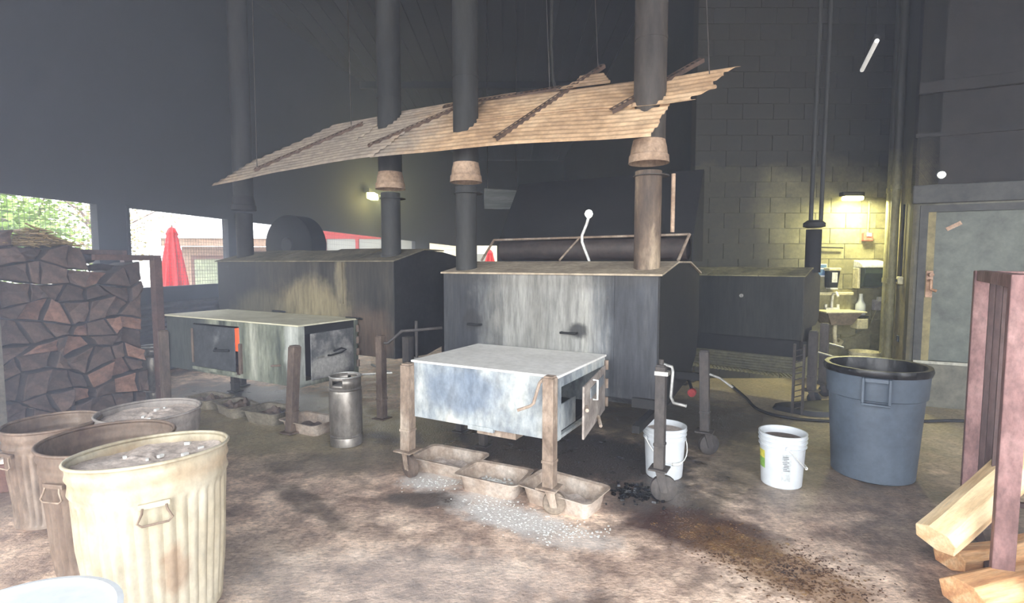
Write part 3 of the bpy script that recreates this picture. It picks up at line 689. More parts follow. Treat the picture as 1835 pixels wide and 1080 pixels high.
bm = bm_(); tube(bm, [(0.02, -0.5, F0 + 0.20), (0.05, -0.5, F0 + 0.20), (0.05, -0.5, F0 + 0.33), (0.02, -0.5, F0 + 0.33)], 0.007, 8); obj('handle', bm, m_white, dr, smooth=50)
bm = bm_(); tube(bm, [(0.02, -0.70, F0 + 0.2), (0.04, -0.78, F0 + 0.2)], 0.012, 8); obj('latch', bm, m_leg_tan, dr, smooth=50); obj('foot_catch', tube(bm_(), [(0.02, -0.3, F0 + 0.03), (0.06, -0.42, F0 + 0.0)], 0.012, 8), m_leg_tan, dr, smooth=50)
bm = bm_()
for z in (F0 + 0.02, F0 + 0.16, F0 + 0.3): tube(bm, [(0.02, FW - 0.01, z), (0.02, FW - 0.01, z + 0.07)], 0.016, 8)
obj('hinge', bm, m_leg_tan, fb, smooth=50)
bm = bm_(); box(bm, -0.62, -0.32, 0.05, 0.40, F0 - 0.06, F0 - 0.003); obj('ash_drawer', bm, m_leg_tan, fb)
obj('bottom_lip', box(bm_(), -0.66, -0.46, -0.006, 0.02, F0 - 0.02, F0 + 0.01), m_fb1, fb)
obj('leg_bracket', box(bm_(), -FL - 0.055, -FL, 0.0, 0.10, 0.5, 0.82), m_leg_tan, fb)
leg_unit(fb, -FL - 0.055, -0.02, 0.82, m_leg_tan, s=0.04, zp=0.2, wr=0.08, wang=R(-15), wheel_mat=m_leg_brn, lean=(0.02, 0))
leg_unit(fb, -0.025, -0.055, 0.852, m_leg_tan, s=0.036, zp=0.175, wr=0.072, wang=R(20), wheel_mat=grime('worn_caster', [(0.3, (112, 98, 84)), (0.7, (150, 136, 120))], 8),
         lean=(0.0, 0), crank=[(-0.07, -0.06, 0.84), (-0.075, -0.10, 0.82), (-0.10, -0.13, 0.70), (-0.125, -0.13, 0.68), (-0.19, -0.17, 0.655)])
leg_unit(fb, -FL + 0.1, FW - 0.1, 0.46, m_leg_dk, s=0.03, zp=0.02, wheel=False)

# --- left firebox with embers ------------------------------------------------
f2 = thing('firebox', 'long smoke-stained firebox with embers glowing at its front door, farther of two', 'firebox', (-1.95, 4.85, 0), RZ, 'wheeled fireboxes')
GL, GW, G0, G1 = 2.12, 0.74, 0.40, 0.965
bm = bm_()
DXa, DXb = -1.62, -0.86      # front door opening
box(bm, -GL, DXa, 0, 0.02, G0, G1); box(bm, DXb, 0, 0, 0.02, G0, G1); box(bm, DXa, DXb, 0, 0.02, G0, G0 + 0.03); box(bm, DXa, DXb, 0, 0.02, G1 - 0.05, G1)
box(bm, -GL, 0, GW - 0.02, GW, G0, G1); box(bm, -GL, -GL + 0.02, 0.02, GW - 0.02, G0, G1); box(bm, -GL, 0, 0.02, GW - 0.02, G0, G0 + 0.02)
box(bm, -0.02, 0, 0.02, 0.07, G0, G1); box(bm, -0.02, 0, GW - 0.06, GW, G0, G1); box(bm, -0.02, 0, 0.07, GW - 0.06, G0, G0 + 0.05)
obj('body', bm, m_fb2, f2)
obj('top', box(bm_(), -GL - 0.06, 0.02, -0.015, GW + 0.01, G1, G1 + 0.014), m_fb2_top, f2, bevel=0.003)
obj('inner_liner', box(bm_(), -GL + 0.03, -0.1, 0.3, GW - 0.03, G0 + 0.03, G1 - 0.03), m_inside, f2)
em = obj('embers', box(bm_(), -1.0, -0.875, 0.03, 0.2, G0 + 0.26, G1 - 0.08), m_ember, f2)
d2 = obj('door', box(bm_(), 0, 0.695, -0.012, 0.0, -0.24, 0.2), m_fb2_door_dark, f2, bevel=0.003, loc=(DXa + 0.01, -0.004, G0 + 0.3), rot=(0, 0, 0))
bm = bm_(); tube(bm, [(0.4, -0.02, -0.02), (0.42, -0.05, -0.04), (0.58, -0.05, -0.03), (0.62, -0.02, -0.03)], 0.012, 8); obj('handle', bm, m_soot_dark, d2, smooth=50)
obj('door_lip', box(bm_(), 0.0, 0.72, -0.03, -0.012, -0.27, -0.24), m_fb2, d2)
obj('door_hinge', tube(bm_(), [(0.0, -0.02, -0.2), (0.0, -0.02, 0.16)], 0.014, 8), m_leg_brn, d2)
obj('latch_post', box(bm_(), DXb + 0.005, DXb + 0.045, -0.02, 0.0, G0 + 0.05, G0 + 0.35), m_leg_brn, f2)
d3 = obj('door', box(bm_(), 0.0, 0.014, -0.56, 0.0, -0.24, 0.2), m_fb2_door, f2, bevel=0.004, loc=(0.004, 0.66, G0 + 0.29), rot=(0, 0, R(3)))
bm = bm_(); tube(bm, [(0.015, -0.36, -0.03), (0.04, -0.34, -0.03), (0.045, -0.2, -0.02), (0.045, -0.14, 0.0), (0.04, -0.2, 0.02), (0.04, -0.3, 0.005)], 0.009, 8); obj('handle', bm, m_soot_dark, d3, smooth=50)
obj('door_latch', tube(bm_(), [(0.02, -0.50, -0.03), (0.03, -0.42, -0.03)], 0.01, 8), m_chrome, d3)
obj('end_header', box(bm_(), -0.04, 0.003, 0.07, GW - 0.06, G1 - 0.08, G1), m_soot_dark, f2)
bm = bm_()
for z in (G0 + 0.08, G0 + 0.2, G0 + 0.32, G0 + 0.44): tube(bm, [(0.015, GW - 0.02, z), (0.015, GW - 0.02, z + 0.07)], 0.017, 8)
obj('hinge', bm, m_leg_brn, f2, smooth=50)
leg_unit(f2, -0.02, -0.09, 0.80, m_leg_brn, s=0.04, zp=0.02, wheel=False, lean=(0.1, 0), crank=[(-0.1, -0.12, 0.62), (-0.2, -0.14, 0.61)])
leg_unit(f2, -GL + 0.02, -0.06, 0.8, m_leg_brn, s=0.042, zp=0.02, wheel=False)
leg_unit(f2, -GL + 0.2, GW - 0.1, 0.41, m_leg_dk, s=0.035, zp=0.02, wheel=False)
leg_unit(f2, -0.08, GW - 0.1, 0.41, m_leg_dk, s=0.035, zp=0.02, wheel=False)

# ------------------------------------------------------------------ corrugated canopy
cp = thing('corrugated_canopy', 'hanging strip of dusty corrugated iron sheets with slotted bars, above the smokers', 'canopy', (1.053, 3.85, 0), RZ)
def cz(x, wv):
    tt = max(0, min(1, (-x) / 5.0))
    return 2.476 + 0.9 * (wv + 0.1) + 0.09 * math.sin(PI * tt) - 0.02
def sheet(x0f, x1f, w0, w1, dz, mat=m_corr, nx=26, tear=0.0, wave=0.006):
    """x0f/x1f: end positions as functions of the fraction across"""
    bm = bm_(); nw = int((w1 - w0) / 0.0072) + 1; grid = []
    for j in range(nw + 1):
        v = j / nw; wv = w0 + (w1 - w0) * v; row = []
        xa = x0f(v) + (mnoise.noise(Vector((wv * 9, dz * 50, 1))) * tear); xb = x1f(v) + mnoise.noise(Vector((wv * 14, dz * 50 + 3, 7))) * tear
        for i in range(nx + 1):
            x = xa + (xb - xa) * i / nx
            sag = 0.02 * mnoise.noise(Vector((x * 1.3, wv * 3, dz * 20)))
            hgt = wave * math.sin(2 * PI * wv / 0.043) + dz + sag
            row.append(bm.verts.new((x, wv - hgt * 0.67, cz(x, wv) + hgt * 0.74)))
        grid.append(row)
    for a, b in zip(grid, grid[1:]):
        for i in range(nx): bm.faces.new((a[i], a[i + 1], b[i + 1], b[i]))
    o = obj('corrugated_sheet', bm, mat, cp, smooth=60)
    s = o.modifiers.new('thick', 'SOLIDIFY'); s.thickness = 0.002
    return o
lerp = lambda a, b: (lambda v: a + (b - a) * v)
sheet(lerp(-2.62, -2.5), lerp(-0.04, 0.02), -0.14, 0.20, 0.0, tear=0.03)
sheet(lerp(-5.0, -4.6), lerp(-2.55, -2.4), -0.14, 0.16, 0.008, tear=0.04)
sheet(lerp(-1.9, -1.75), lerp(-0.02, -0.25), 0.17, 0.47, 0.012, tear=0.05)
sheet(lerp(-0.30, -0.1), lerp(0.20, 0.42), 0.14, 0.46, 0.020, tear=0.09)
sheet(lerp(-3.1, -3.0), lerp(-1.72, -1.45), 0.15, 0.52, 0.004, tear=0.06)
sheet(lerp(-4.62, -3.7), lerp(-3.02, -2.9), 0.12, 0.50, 0.012, tear=0.08)
sheet(lerp(-1.0, -0.80), lerp(-0.55, -0.64), 0.44, 0.64, 0.026, tear=0.08)
def slotted(x0, w0, x1, w1, lift=0.03):
    a = Vector((x0, w0, cz(x0, w0))) + Vector((0, -0.67, 0.74)) * lift; b = Vector((x1, w1, cz(x1, w1))) + Vector((0, -0.67, 0.74)) * lift
    d = b - a; ln = d.length; d.normalize(); nrm = Vector((0, -0.67, 0.74)); s = d.cross(nrm).normalized(); nrm = s.cross(d)
    bm = bm_()
    def bar(u0, u1, s0, s1, n0, n1):
        M = Matrix((( d.x, s.x, nrm.x, a.x), (d.y, s.y, nrm.y, a.y), (d.z, s.z, nrm.z, a.z), (0, 0, 0, 1)))
        box(bm, u0, u1, s0, s1, n0, n1, M)
    bar(0, ln, -0.022, -0.012, 0, 0.003); bar(0, ln, 0.012, 0.022, 0, 0.003); bar(0, ln, 0.020, 0.023, -0.028, 0.0)
    k = 0.0
    while k < ln: bar(k, k + 0.022, -0.012, 0.012, 0, 0.003); k += 0.05
    obj('slotted_bar', bm, m_angle, cp)
slotted(-1.30, -0.10, -0.69, 0.74)
slotted(-0.40, 0.10, 0.16, 0.62, 0.04)
slotted(-2.75, 0.0, -1.95, 0.42)
slotted(-4.35, -0.05, -3.2, 0.40)
slotted(-2.2, 0.45, -1.0, 0.50, 0.02)
for (x, wv) in ((-0.72, 0.68), (-1.1, 0.5), (-3.4, 0.42), (0.25, 0.4), (-4.4, 0.0)):
    z = cz(x, wv); obj('hanger_wire', tube(bm_(), [(x, wv, z), (x - 0.12, wv + 0.1, (z + H_CEIL) / 2), (x - 0.15, wv + 0.12, H_CEIL)], 0.004, 6), m_leg_dk, cp)

# ------------------------------------------------------------------ lamps
def place_wall(y): return Vector((XW(y), y, 0)) + wn * 0.0
t = thing('wall_lamp', 'yellow glowing lamp on the dark window wall beside the left flues', 'lamp', (XW(14.4) + 0.12, 14.4, 3.38))
obj('housing', box(bm_(), -0.1, 0.04, -0.18, 0.18, 0.0, 0.12), m_soot, t, bevel=0.01)
obj('lens', box(bm_(), -0.02, 0.18, -0.22, 0.22, -0.16, 0.0), m_lamp_yellow, t, bevel=0.02)
d = bpy.data.lights.new('wall_lamp_light', 'POINT'); d.energy = 130; d.color = (1.0, 0.88, 0.32); d.shadow_soft_size = 0.12
o = bpy.data.objects.new('wall_lamp_light', d); col.objects.link(o); o.parent = t; o.location = (0.3, -0.1, -0.12)

t = thing('wall_lamp', 'bright yellow-white lamp on the block wall above the sink', 'lamp', (4.42, YB, 2.36))
obj('housing', box(bm_(), -0.14, 0.14, -0.10, 0.0, 0.045, 0.10), m_soot, t, bevel=0.01)
obj('lens', box(bm_(), -0.12, 0.12, -0.12, -0.02, -0.01, 0.045), m_lamp_yellow, t, bevel=0.015)
d = bpy.data.lights.new('sink_lamp_light', 'AREA'); d.shape = 'RECTANGLE'; d.size = 0.24; d.size_y = 0.1; d.energy = 46; d.color = (1.0, 0.96, 0.52)
o = bpy.data.objects.new('sink_lamp_light', d); col.objects.link(o); o.parent = t; o.location = (0, -0.30, -0.03); o.rotation_euler = (R(8), 0, 0)

t = thing('work_lamp', 'small white lamp on a crooked pale pipe behind the big smoker lid', 'lamp', (0.75, 5.0, 1.56))
obj('bulb', lathe(bm_(), [(0.012, -0.02), (0.032, 0.0), (0.036, 0.02), (0.026, 0.045), (0.005, 0.055)], 16, c=(-0.04, 0, 0.42)), m_lamp_cool, t, smooth=60)
obj('bent_pipe', tube(bm_(), [(-0.04, 0, 0.41), (-0.06, 0, 0.34), (-0.10, 0, 0.24), (-0.10, 0, 0.18), (-0.07, 0, 0.10), (-0.03, 0, 0.0)], 0.013, 10), m_white, t, smooth=60)  # white stands for lamplight caught along the bent conduit

t = thing('dome_light', 'small round white dome light high beside the door', 'light', tuple(PC + du * 0.22 + Vector((0, 0, 2.46))))
obj('base_plate', lathe(bm_(), [(0.045, 0), (0.045, 0.02)], 20, cap1=True), m_soot, t, rot=(PI / 2, 0, frame_rz))
obj('dome', lathe(bm_(), [(0.034, 0.02), (0.032, 0.035), (0.022, 0.05), (0.006, 0.058)], 20, cap1=True), m_lamp_cool, t, smooth=60, rot=(PI / 2, 0, frame_rz))

t = thing('strip_light', 'dim diagonal tube light under the dark ceiling above the third smoker', 'light', (3.70, 5.6, 3.85))
dd = Vector((0.40, 0.85, 0))
obj('housing', prism(bm_(), [Vector((-0.035, 0, -0.035)), Vector((0.035, 0, -0.035)), Vector((0.035, 0, -0.001)), Vector((-0.035, 0, -0.001))], dd), m_soot, t)
for q_ in (0.1, 0.88): obj('drop_rod', tube(bm_(), [dd * q_, dd * q_ + Vector((0, 0, H_CEIL - 3.852))], 0.005, 6), m_soot, t)
obj('tube', tube(bm_(), [Vector((0, 0.01, -0.06)), Vector((0, 0.01, -0.06)) + dd * 0.98], 0.022, 10), m_tube, t, smooth=60)

# ------------------------------------------------------------------ sink corner
def wthing(name, label, cat, x, z, y=YB, group=None): return thing(name, label, cat, (x, y - 0.002, z), 0, group)
t = wthing('hand_wash_sink', 'small pale wall-hung hand-wash sink on the block wall', 'sink', 4.22, 0.83)
bm = bm_(); box(bm, -0.27, 0.27, -0.03, 0, 0.06, 0.32); obj('splashback', bm, m_conduit, t)
obj('splash_ledge', box(bm_(), -0.28, 0.28, -0.06, 0, 0.29, 0.33), m_creamplastic, t, bevel=0.01)
bm = bm_()
prism(bm, [(-0.26, -0.38, 0.08), (0.26, -0.38, 0.08), (0.26, -0.03, 0.08), (-0.26, -0.03, 0.08)], (0, 0, 0.02))
obj('rim', bm, m_creamplastic, t, bevel=0.008)
bm = bm_(); prism(bm, [(-0.22, -0.34, 0.08), (0.22, -0.34, 0.08), (0.13, -0.28, -0.08), (-0.13, -0.28, -0.08)], (0, 0.28, 0)); obj('basin', bm, grime('sooty_basin', [(0.3, (110, 96, 82)), (0.7, (150, 136, 112))], 5), t)
bm = bm_(); tube(bm, [(0, -0.05, 0.10), (0, -0.05, 0.2), (0, -0.07, 0.30), (0, -0.14, 0.33), (0, -0.18, 0.28)], 0.016, 10); box(bm, -0.09, 0.09, -0.08, -0.03, 0.1, 0.125); tube(bm, [(-0.08, -0.055, 0.12), (-0.08, -0.055, 0.17)], 0.016); tube(bm, [(0.08, -0.055, 0.12), (0.08, -0.055, 0.17)], 0.016)
obj('faucet', bm, m_white, t, smooth=50)
bm = bm_(); tube(bm, [(-0.02, -0.17, -0.08), (-0.02, -0.17, -0.2), (0.0, -0.16, -0.32), (0.06, -0.14, -0.36), (0.12, -0.10, -0.32), (0.13, 0, -0.30)], 0.025, 10); obj('drain_trap', bm, m_creamplastic, t, smooth=50)

t = wthing('soap_dispenser', 'tall grey soap dispenser with white face above the sink', 'dispenser', 4.20, 1.22)
obj('body', prism(bm_(), [(-0.06, -0.10, 0), (0.06, -0.10, 0), (0.075, -0.12, 0.22), (-0.075, -0.12, 0.22)], (0, 0.10, 0)), m_soot, t, bevel=0.01)
obj('top_cap', box(bm_(), -0.08, 0.08, -0.13, 0, 0.22, 0.26), m_creamplastic, t, bevel=0.01)
obj('face_label', box(bm_(), -0.035, 0.035, -0.124, -0.112, 0.07, 0.2), m_white, t)
bm = bm_(); box(bm, -0.05, 0.05, -0.12, -0.02, -0.02, 0.0); obj('push_bar', bm, m_white, t)

t = wthing('towel_dispenser', 'dark paper towel dispenser with a pale rounded top, right of the sink', 'dispenser', 4.66, 1.21)
bm = bm_(); prism(bm, [(-0.12, 0, 0), (-0.12, -0.16, 0.03), (-0.12, -0.2, 0.2), (-0.12, -0.19, 0.27), (-0.12, 0, 0.28)], (0.26, 0, 0)); obj('body', bm, grime('dark_teal_plastic', [(0.3, (40, 52, 50)), (0.7, (56, 70, 66))], 3, rough=0.4), t, bevel=0.012)
bm = bm_(); prism(bm, [(-0.15, 0, 0.27), (-0.15, -0.2, 0.27), (-0.15, -0.19, 0.32), (-0.15, -0.1, 0.36), (-0.15, 0, 0.37)], (0.32, 0, 0)); obj('lid', bm, m_white, t, bevel=0.012)
obj('side_cheek', box(bm_(), -0.155, -0.121, -0.12, 0, 0.0, 0.27), m_creamplastic, t, bevel=0.008)

t = wthing('notice_sign', 'small pale blue hand-washing notice on the wall left of the soap dispenser', 'sign', 4.10, 1.36)
obj('board', box(bm_(), -0.12, 0.06, -0.006, 0, 0, 0.17), m_white, t)
m_blue = grime('notice_blue', [(0.3, (70, 100, 140)), (0.7, (96, 128, 168))], 8, bmp=0)
obj('blue_band', box(bm_(), -0.115, 0.055, -0.009, -0.006, 0.12, 0.16), m_blue, t); obj('blue_panel', box(bm_(), -0.06, 0.05, -0.009, -0.006, 0.02, 0.10), m_blue, t)

t = wthing('spray_bottle', 'white squeeze bottle in a wall holder just right of the sink basin', 'bottle', 4.58, 0.68)
obj('bottle', lathe(bm_(), [(0.055, 0.18), (0.06, 0.2), (0.06, 0.32), (0.03, 0.37), (0.022, 0.42), (0.022, 0.46)], 18, c=(0, -0.08, 0), cap1=True), m_whiteplastic, t, smooth=40)
obj('holder', box(bm_(), -0.075, 0.07, -0.15, 0, 0.0, 0.14), m_creamplastic, t, bevel=0.012)
obj('bracket', box(bm_(), -0.07, 0.07, -0.15, 0, 0.155, 0.17), m_soot_dark, t)

t = wthing('fire_alarm', 'small red alarm box under a vertical conduit right of the sink lamp', 'alarm', 4.66, 1.83)
obj('case', box(bm_(), -0.06, 0.06, -0.06, 0, 0, 0.11), grime('alarm_red', [(0.3, (190, 84, 76)), (0.7, (214, 110, 98))], 5, bmp=0), t, bevel=0.008)
obj('lens', box(bm_(), -0.03, 0.03, -0.07, -0.06, 0.06, 0.10), m_white, t)
obj('conduit', tube(bm_(), [(0.01, -0.02, 0.11), (0.01, -0.02, 0.52)], 0.013, 10), m_conduit, t, smooth=50)

t = wthing('socket_box', 'pale outlet box with a plug and cord, right of the squeeze bottle', 'outlet', 4.83, 0.92)
obj('box', box(bm_(), -0.05, 0.05, -0.06, 0, 0, 0.14), grime('lilac_grey_plastic', [(0.3, (150, 146, 150)), (0.7, (176, 172, 174))], 5, bmp=0), t, bevel=0.006)
obj('plug', box(bm_(), -0.035, 0.06, -0.10, -0.06, 0.12, 0.18), m_white, t, bevel=0.008)
obj('cord', tube(bm_(), [(-0.02, -0.05, 0.0), (-0.10, -0.04, -0.22), (-0.24, -0.04, -0.32), (-0.36, -0.04, -0.36), (-0.5, -0.04, -0.36)], 0.007, 6), m_conduit, t)
o = obj('rod', tube(bm_(), [(4.02, YB - 0.03, 1.75), (4.35, YB - 0.03, 1.74)], 0.008, 8), m_soot_dark); tag(o, 'thin dark horizontal rod on the block wall left of the alarm', 'rod')

# pipes and boxes on the return wall
for i, (k, r, lab) in enumerate(((0.98, 0.035, 'thinner pale vertical pipe on the column beside the door, farther of two'), (0.60, 0.045, 'thicker pale vertical pipe on the column beside the door, nearer of two'))):
    p = PC + dn * k - du * (r + 0.01)
    t = thing('wall_pipe', lab, 'pipe', (p.x, p.y, 0))
    obj('pipe', tube(bm_(), [(0, 0, 0.03), (0, 0, H_CEIL - 0.002)], r, 14), m_conduit, t, smooth=50)
    for z in (0.25, 1.3, 2.4): obj('coupling', tube(bm_(), [(0, 0, z), (0, 0, z + 0.06)], r * 1.25, 14), m_conduit, t, smooth=50)
def cthing(name, label, cat, k, z):
    p = PC + dn * k; return thing(name, label, cat, (p.x, p.y, z), math.atan2(dn.y, dn.x))
t = cthing('switch_box', 'small pale round-cornered switch box on the column left of the door', 'switch', 0.33, 1.30)
obj('box', box(bm_(), -0.05, 0.05, 0.0, 0.05, 0, 0.09), m_creamplastic, t, bevel=0.01); obj('toggle', box(bm_(), -0.01, 0.01, 0.05, 0.07, 0.03, 0.06), m_soot, t)
obj('conduit', tube(bm_(), [(0, 0.02, 0.09), (0, 0.02, 0.9)], 0.012, 8), m_upper, t, smooth=50)
t = cthing('outlet', 'small blue-grey outlet cover low on the column left of the door', 'outlet', 0.38, 0.64)
obj('cover', box(bm_(), -0.045, 0.045, 0, 0.012, 0, 0.07), grime('slate_plastic', [(0.3, (60, 70, 84)), (0.7, (84, 94, 106))], 5, bmp=0), t, bevel=0.004); obj('socket', box(bm_(), -0.02, 0.02, 0.012, 0.016, 0.02, 0.05), m_soot_dark, t)

# ------------------------------------------------------------------ containers
def trash_can(label, loc, rt, rb, h, mat, fillz, fillmat, handle_ang=None, dent=0.0, seed=0, group='galvanised ash cans'):
    t = thing('ash_can', label, 'trash can', (loc[0], loc[1], 0), 0, group)
    nr = 36
    def rf(a, z):
        q = 0.0
        if 0.04 * h < z < 0.78 * h: q = -0.010 * (0.5 + 0.5 * math.cos(nr * a)) ** 2
        q += dent * mnoise.noise(Vector((math.cos(a) * 1.5, math.sin(a) * 1.5, z * 4 + seed))) * (0.4 if z > 0.85 * h else 1)
        return q
    prof = []
    zs = [0, 0.02, 0.03, 0.05, 0.15, 0.3, 0.5, 0.65, 0.76, 0.785, 0.80, 0.83, 0.86, 0.89, 0.92, 0.95, 0.985]
    for f in zs:
        r = rb + (rt - rb) * f
        if f in (0.83, 0.92): r += 0.006
        if f in (0.80, 0.89): r -= 0.003
        prof.append((r, f * h))
    inner = [(r - 0.006, z) for r, z in reversed(prof) if z > 0.01]
    bm = bm_()
    lathe(bm, prof + [(rt + 0.004, h * 0.99)] + inner + [(rb - 0.01, 0.012)], 216, rfun=rf, cap1=True)
    obj('body', bm, mat, t, smooth=50)
    bm = bm_()
    pts = [((rt + 0.003 + rf(2 * PI * k / 72, h)) * math.cos(2 * PI * k / 72), (rt + 0.003 + rf(2 * PI * k / 72, h)) * math.sin(2 * PI * k / 72), h) for k in range(73)]
    tube(bm, pts, 0.008, 8, caps=False); obj('rolled_rim', bm, mat, t, smooth=60)
    if fillz:
        bm = bm_(); rad = rb + (rt - rb) * fillz / h - 0.008; nseg = 48; rings = []
        c0 = bm.verts.new((0, 0, fillz + 0.02))
        for j in range(1, 15):
            ring = []
            for k in range(nseg):
                a = 2 * PI * k / nseg; r = rad * j / 14
                z = fillz + 0.022 * mnoise.noise(Vector((r * math.cos(a) * 5, r * math.sin(a) * 5, seed))) + 0.015 * mnoise.noise(Vector((r * math.cos(a) * 25, r * math.sin(a) * 25, seed)))
                ring.append(bm.verts.new((r * math.cos(a), r * math.sin(a), z)))
            rings.append(ring)
        for k in range(nseg): bm.faces.new((c0, rings[0][k], rings[0][(k + 1) % nseg]))
        for a_, b_ in zip(rings, rings[1:]):
            for k in range(nseg): bm.faces.new((a_[k], b_[k], b_[(k + 1) % nseg], a_[(k + 1) % nseg]))
        obj('ash_fill', bm, fillmat, t, smooth=60)
        bm = bm_(); rng = random.Random(seed)
        for k in range(6):
            a, r = rng.uniform(0, 6.28), rad * rng.uniform(0.1, 0.8); s = rng.uniform(0.006, 0.014)
            zz = fillz + 0.022 * mnoise.noise(Vector((r * math.cos(a) * 5, r * math.sin(a) * 5, seed)))
            M = Matrix.Translation((r * math.cos(a), r * math.sin(a), zz + s * 0.5)) @ Matrix.Rotation(rng.uniform(0, 3), 4, 'Z')
            box(bm, -s, s, -s * 0.6, s * 0.6, -s * 0.5, s * 0.5, M)
        s_ = obj('ash_lumps', bm, m_white, t); s_['kind'] = 'stuff'
    if handle_ang is not None:
        for ha in (handle_ang, handle_ang + PI):
            rr = rb + (rt - rb) * 0.76 + 0.006
            M = Matrix.Rotation(ha, 4, 'Z') @ Matrix.Translation((rr, 0, 0.74 * h))
            hb = obj('handle_bracket', box(bm_(), -0.004, 0.012, -0.055, 0.055, 0.012, 0.035, M), mat, t, bevel=0.003)
            pts = [M @ Vector(p) for p in ((0.012, -0.04, 0.02), (0.016, -0.043, 0.0), (0.02, -0.060, -0.035), (0.022, -0.045, -0.048), (0.022, 0.045, -0.048), (0.02, 0.060, -0.035), (0.016, 0.043, 0.0), (0.012, 0.04, 0.02))]
            obj('handle', tube(bm_(), pts, 0.0045, 8), m_leg_tan, t, smooth=60)
    return t
_c1 = trash_can('cream-white dented ribbed ash can at the front, filled with grey ash', (-1.58, 2.30), 0.303, 0.25, 0.71, m_bin_white, 0.67, m_ash, R(-55), 0.010, 1)
_c1.rotation_euler = (R(-3.5), R(-3.0), 0)
_c1.location.z = 0.008
trash_can('rust-stained ash can directly behind the cream-white one, nearly empty', (-2.11, 2.74), 0.292, 0.240, 0.64, m_bin_brown, 0.33, m_ash_brn, R(-100), 0.008, 2)
trash_can('grey ash can heaped level with pale ash, farthest from the viewer', (-2.34, 3.40), 0.285, 0.235, 0.60, m_bin_grey, 0.565, m_ash, R(-50), 0.006, 3)
trash_can('brownish empty ash can leftmost, between rusty can and firewood', (-2.80, 3.20), 0.235, 0.20, 0.58, m_bin_brown, 0.36, m_ash_brn, R(-110), 0.008, 4)

def bucket(name, label, loc, rt, rb, h, mat, fill=None, rot=0, handle=True, group=None, lid=False):
    t = thing(name, label, 'bucket', (loc[0], loc[1], loc[2] if len(loc) > 2 else 0), rot, group)
    rr = lambda f: rb + (rt - rb) * f
    prof = [(rb - 0.006, 0), (rb, 0.006)] + [(rr(f), f * h) for f in (0.1, 0.4, 0.74)]
    for f in (0.76, 0.85, 0.93):
        prof += [(rr(f), (f - 0.012) * h), (rr(f) + 0.009, (f - 0.006) * h), (rr(f) + 0.009, (f + 0.006) * h), (rr(f), (f + 0.012) * h)]
    prof += [(rt, 0.98 * h), (rt + 0.006, 0.985 * h), (rt + 0.006, h), (rt - 0.004, h), (rt - 0.008, 0.95 * h), (rb - 0.004, 0.02)]
    obj('body', lathe(bm_(), prof, 48, cap1=True), mat, t, smooth=35)
    if fill:
        obj('contents', lathe(bm_(), [(0.01, fill[0] + 0.01), (rt * 0.5, fill[0] + 0.012), (rr(fill[0] / h) - 0.006, fill[0])], 32, cap0=True, rfun=lambda a, z: 0.0), fill[1], t)
    if lid:
        obj('lid', lathe(bm_(), [(rt + 0.010, h - 0.02), (rt + 0.012, h + 0.004), (rt - 0.004, h + 0.006), (rt - 0.01, h - 0.004), (rt - 0.012, h - 0.004)], 48, cap0=False, cap1=True), mat, t, smooth=35)
    if handle:
        n = 15; pts = []
        for i in range(n):
            a = PI * i / (n - 1)
            drop = math.sin(a)
            pts.append(((rt + 0.016) * math.cos(a), -(rt + 0.014) * drop * 0.92, 0.80 * h - 0.17 * drop))
        hd = obj('bail_handle', tube(bm_(), pts, 0.004, 8), m_white, t, smooth=60)
        for i in (0, -1): obj('handle_lug', tube(bm_(), [Vector(pts[i]) * 0.97 + Vector((0, 0, 0.024 * h)), Vector(pts[i]) + Vector((0.0, 0, 0))], 0.014, 10), m_whiteplastic, t)
        obj('grip', tube(bm_(), [Vector(p) for p in pts[6:9]], 0.011, 10), m_white, t, smooth=60)
    return t
b1 = bucket('plastic_bucket', 'white plastic bucket standing behind the jack leg of the big smoker', (1.115, 3.83), 0.148, 0.128, 0.37, m_whiteplastic, (0.33, m_ash), R(20), group='white plastic buckets')
b2 = bucket('plastic_bucket', 'white plastic bucket with green-yellow label, on open floor by the large can', (1.90, 3.68), 0.150, 0.130, 0.37, m_whiteplastic, (0.32, m_ash_brn), R(75), group='white plastic buckets')
def wrap_label(parent, r, a0, a1, z0, z1, mat, name='label'):
    bm = bm_(); n = 8
    for i in range(n):
        p, q = a0 + (a1 - a0) * i / n, a0 + (a1 - a0) * (i + 1) / n
        rr0, rr1 = r(z0), r(z1)
        face(bm, [(rr0 * math.cos(p), rr0 * math.sin(p), z0), (rr0 * math.cos(q), rr0 * math.sin(q), z0), (rr1 * math.cos(q), rr1 * math.sin(q), z1), (rr1 * math.cos(p), rr1 * math.sin(p), z1)])
    return obj(name, bm, mat, parent)
m_lab_y = grime('label_yellow', [(0.3, (222, 214, 70)), (0.7, (236, 228, 96))], 5, bmp=0)
m_lab_g = grime('label_green', [(0.3, (126, 176, 70)), (0.7, (150, 196, 90))], 5, bmp=0)
m_lab_gr = grime('label_grey', [(0.3, (190, 196, 198)), (0.7, (206, 210, 212))], 5, bmp=0)
m_ink = grime('label_ink', [(0.3, (96, 100, 106)), (0.7, (122, 126, 130))], 9, bmp=0)
rl = lambda z: 0.130 + 0.020 * z / 0.37 + 0.0015
av = math.atan2(-3.68, -1.90) - R(75)     # bucket side that faces the viewer
wrap_label(b2, rl, av - 1.38, av - 0.85, 0.19, 0.245, m_lab_y, 'label_top'); wrap_label(b2, rl, av - 1.38, av - 0.85, 0.12, 0.19, m_lab_g, 'label_bottom')
wrap_label(b2, rl, av + 0.0, av + 0.42, 0.06, 0.25, m_lab_gr, 'printed_panel')
rl2 = lambda z: rl(z) + 0.0008
rng = random.Random(3)
for i in range(9):
    a = av + 0.03 + rng.uniform(0, 0.06); z = 0.235 - i * 0.012
    wrap_label(b2, rl2, a, a + rng.uniform(0.15, 0.32), z - 0.006, z, m_ink, 'print_line')
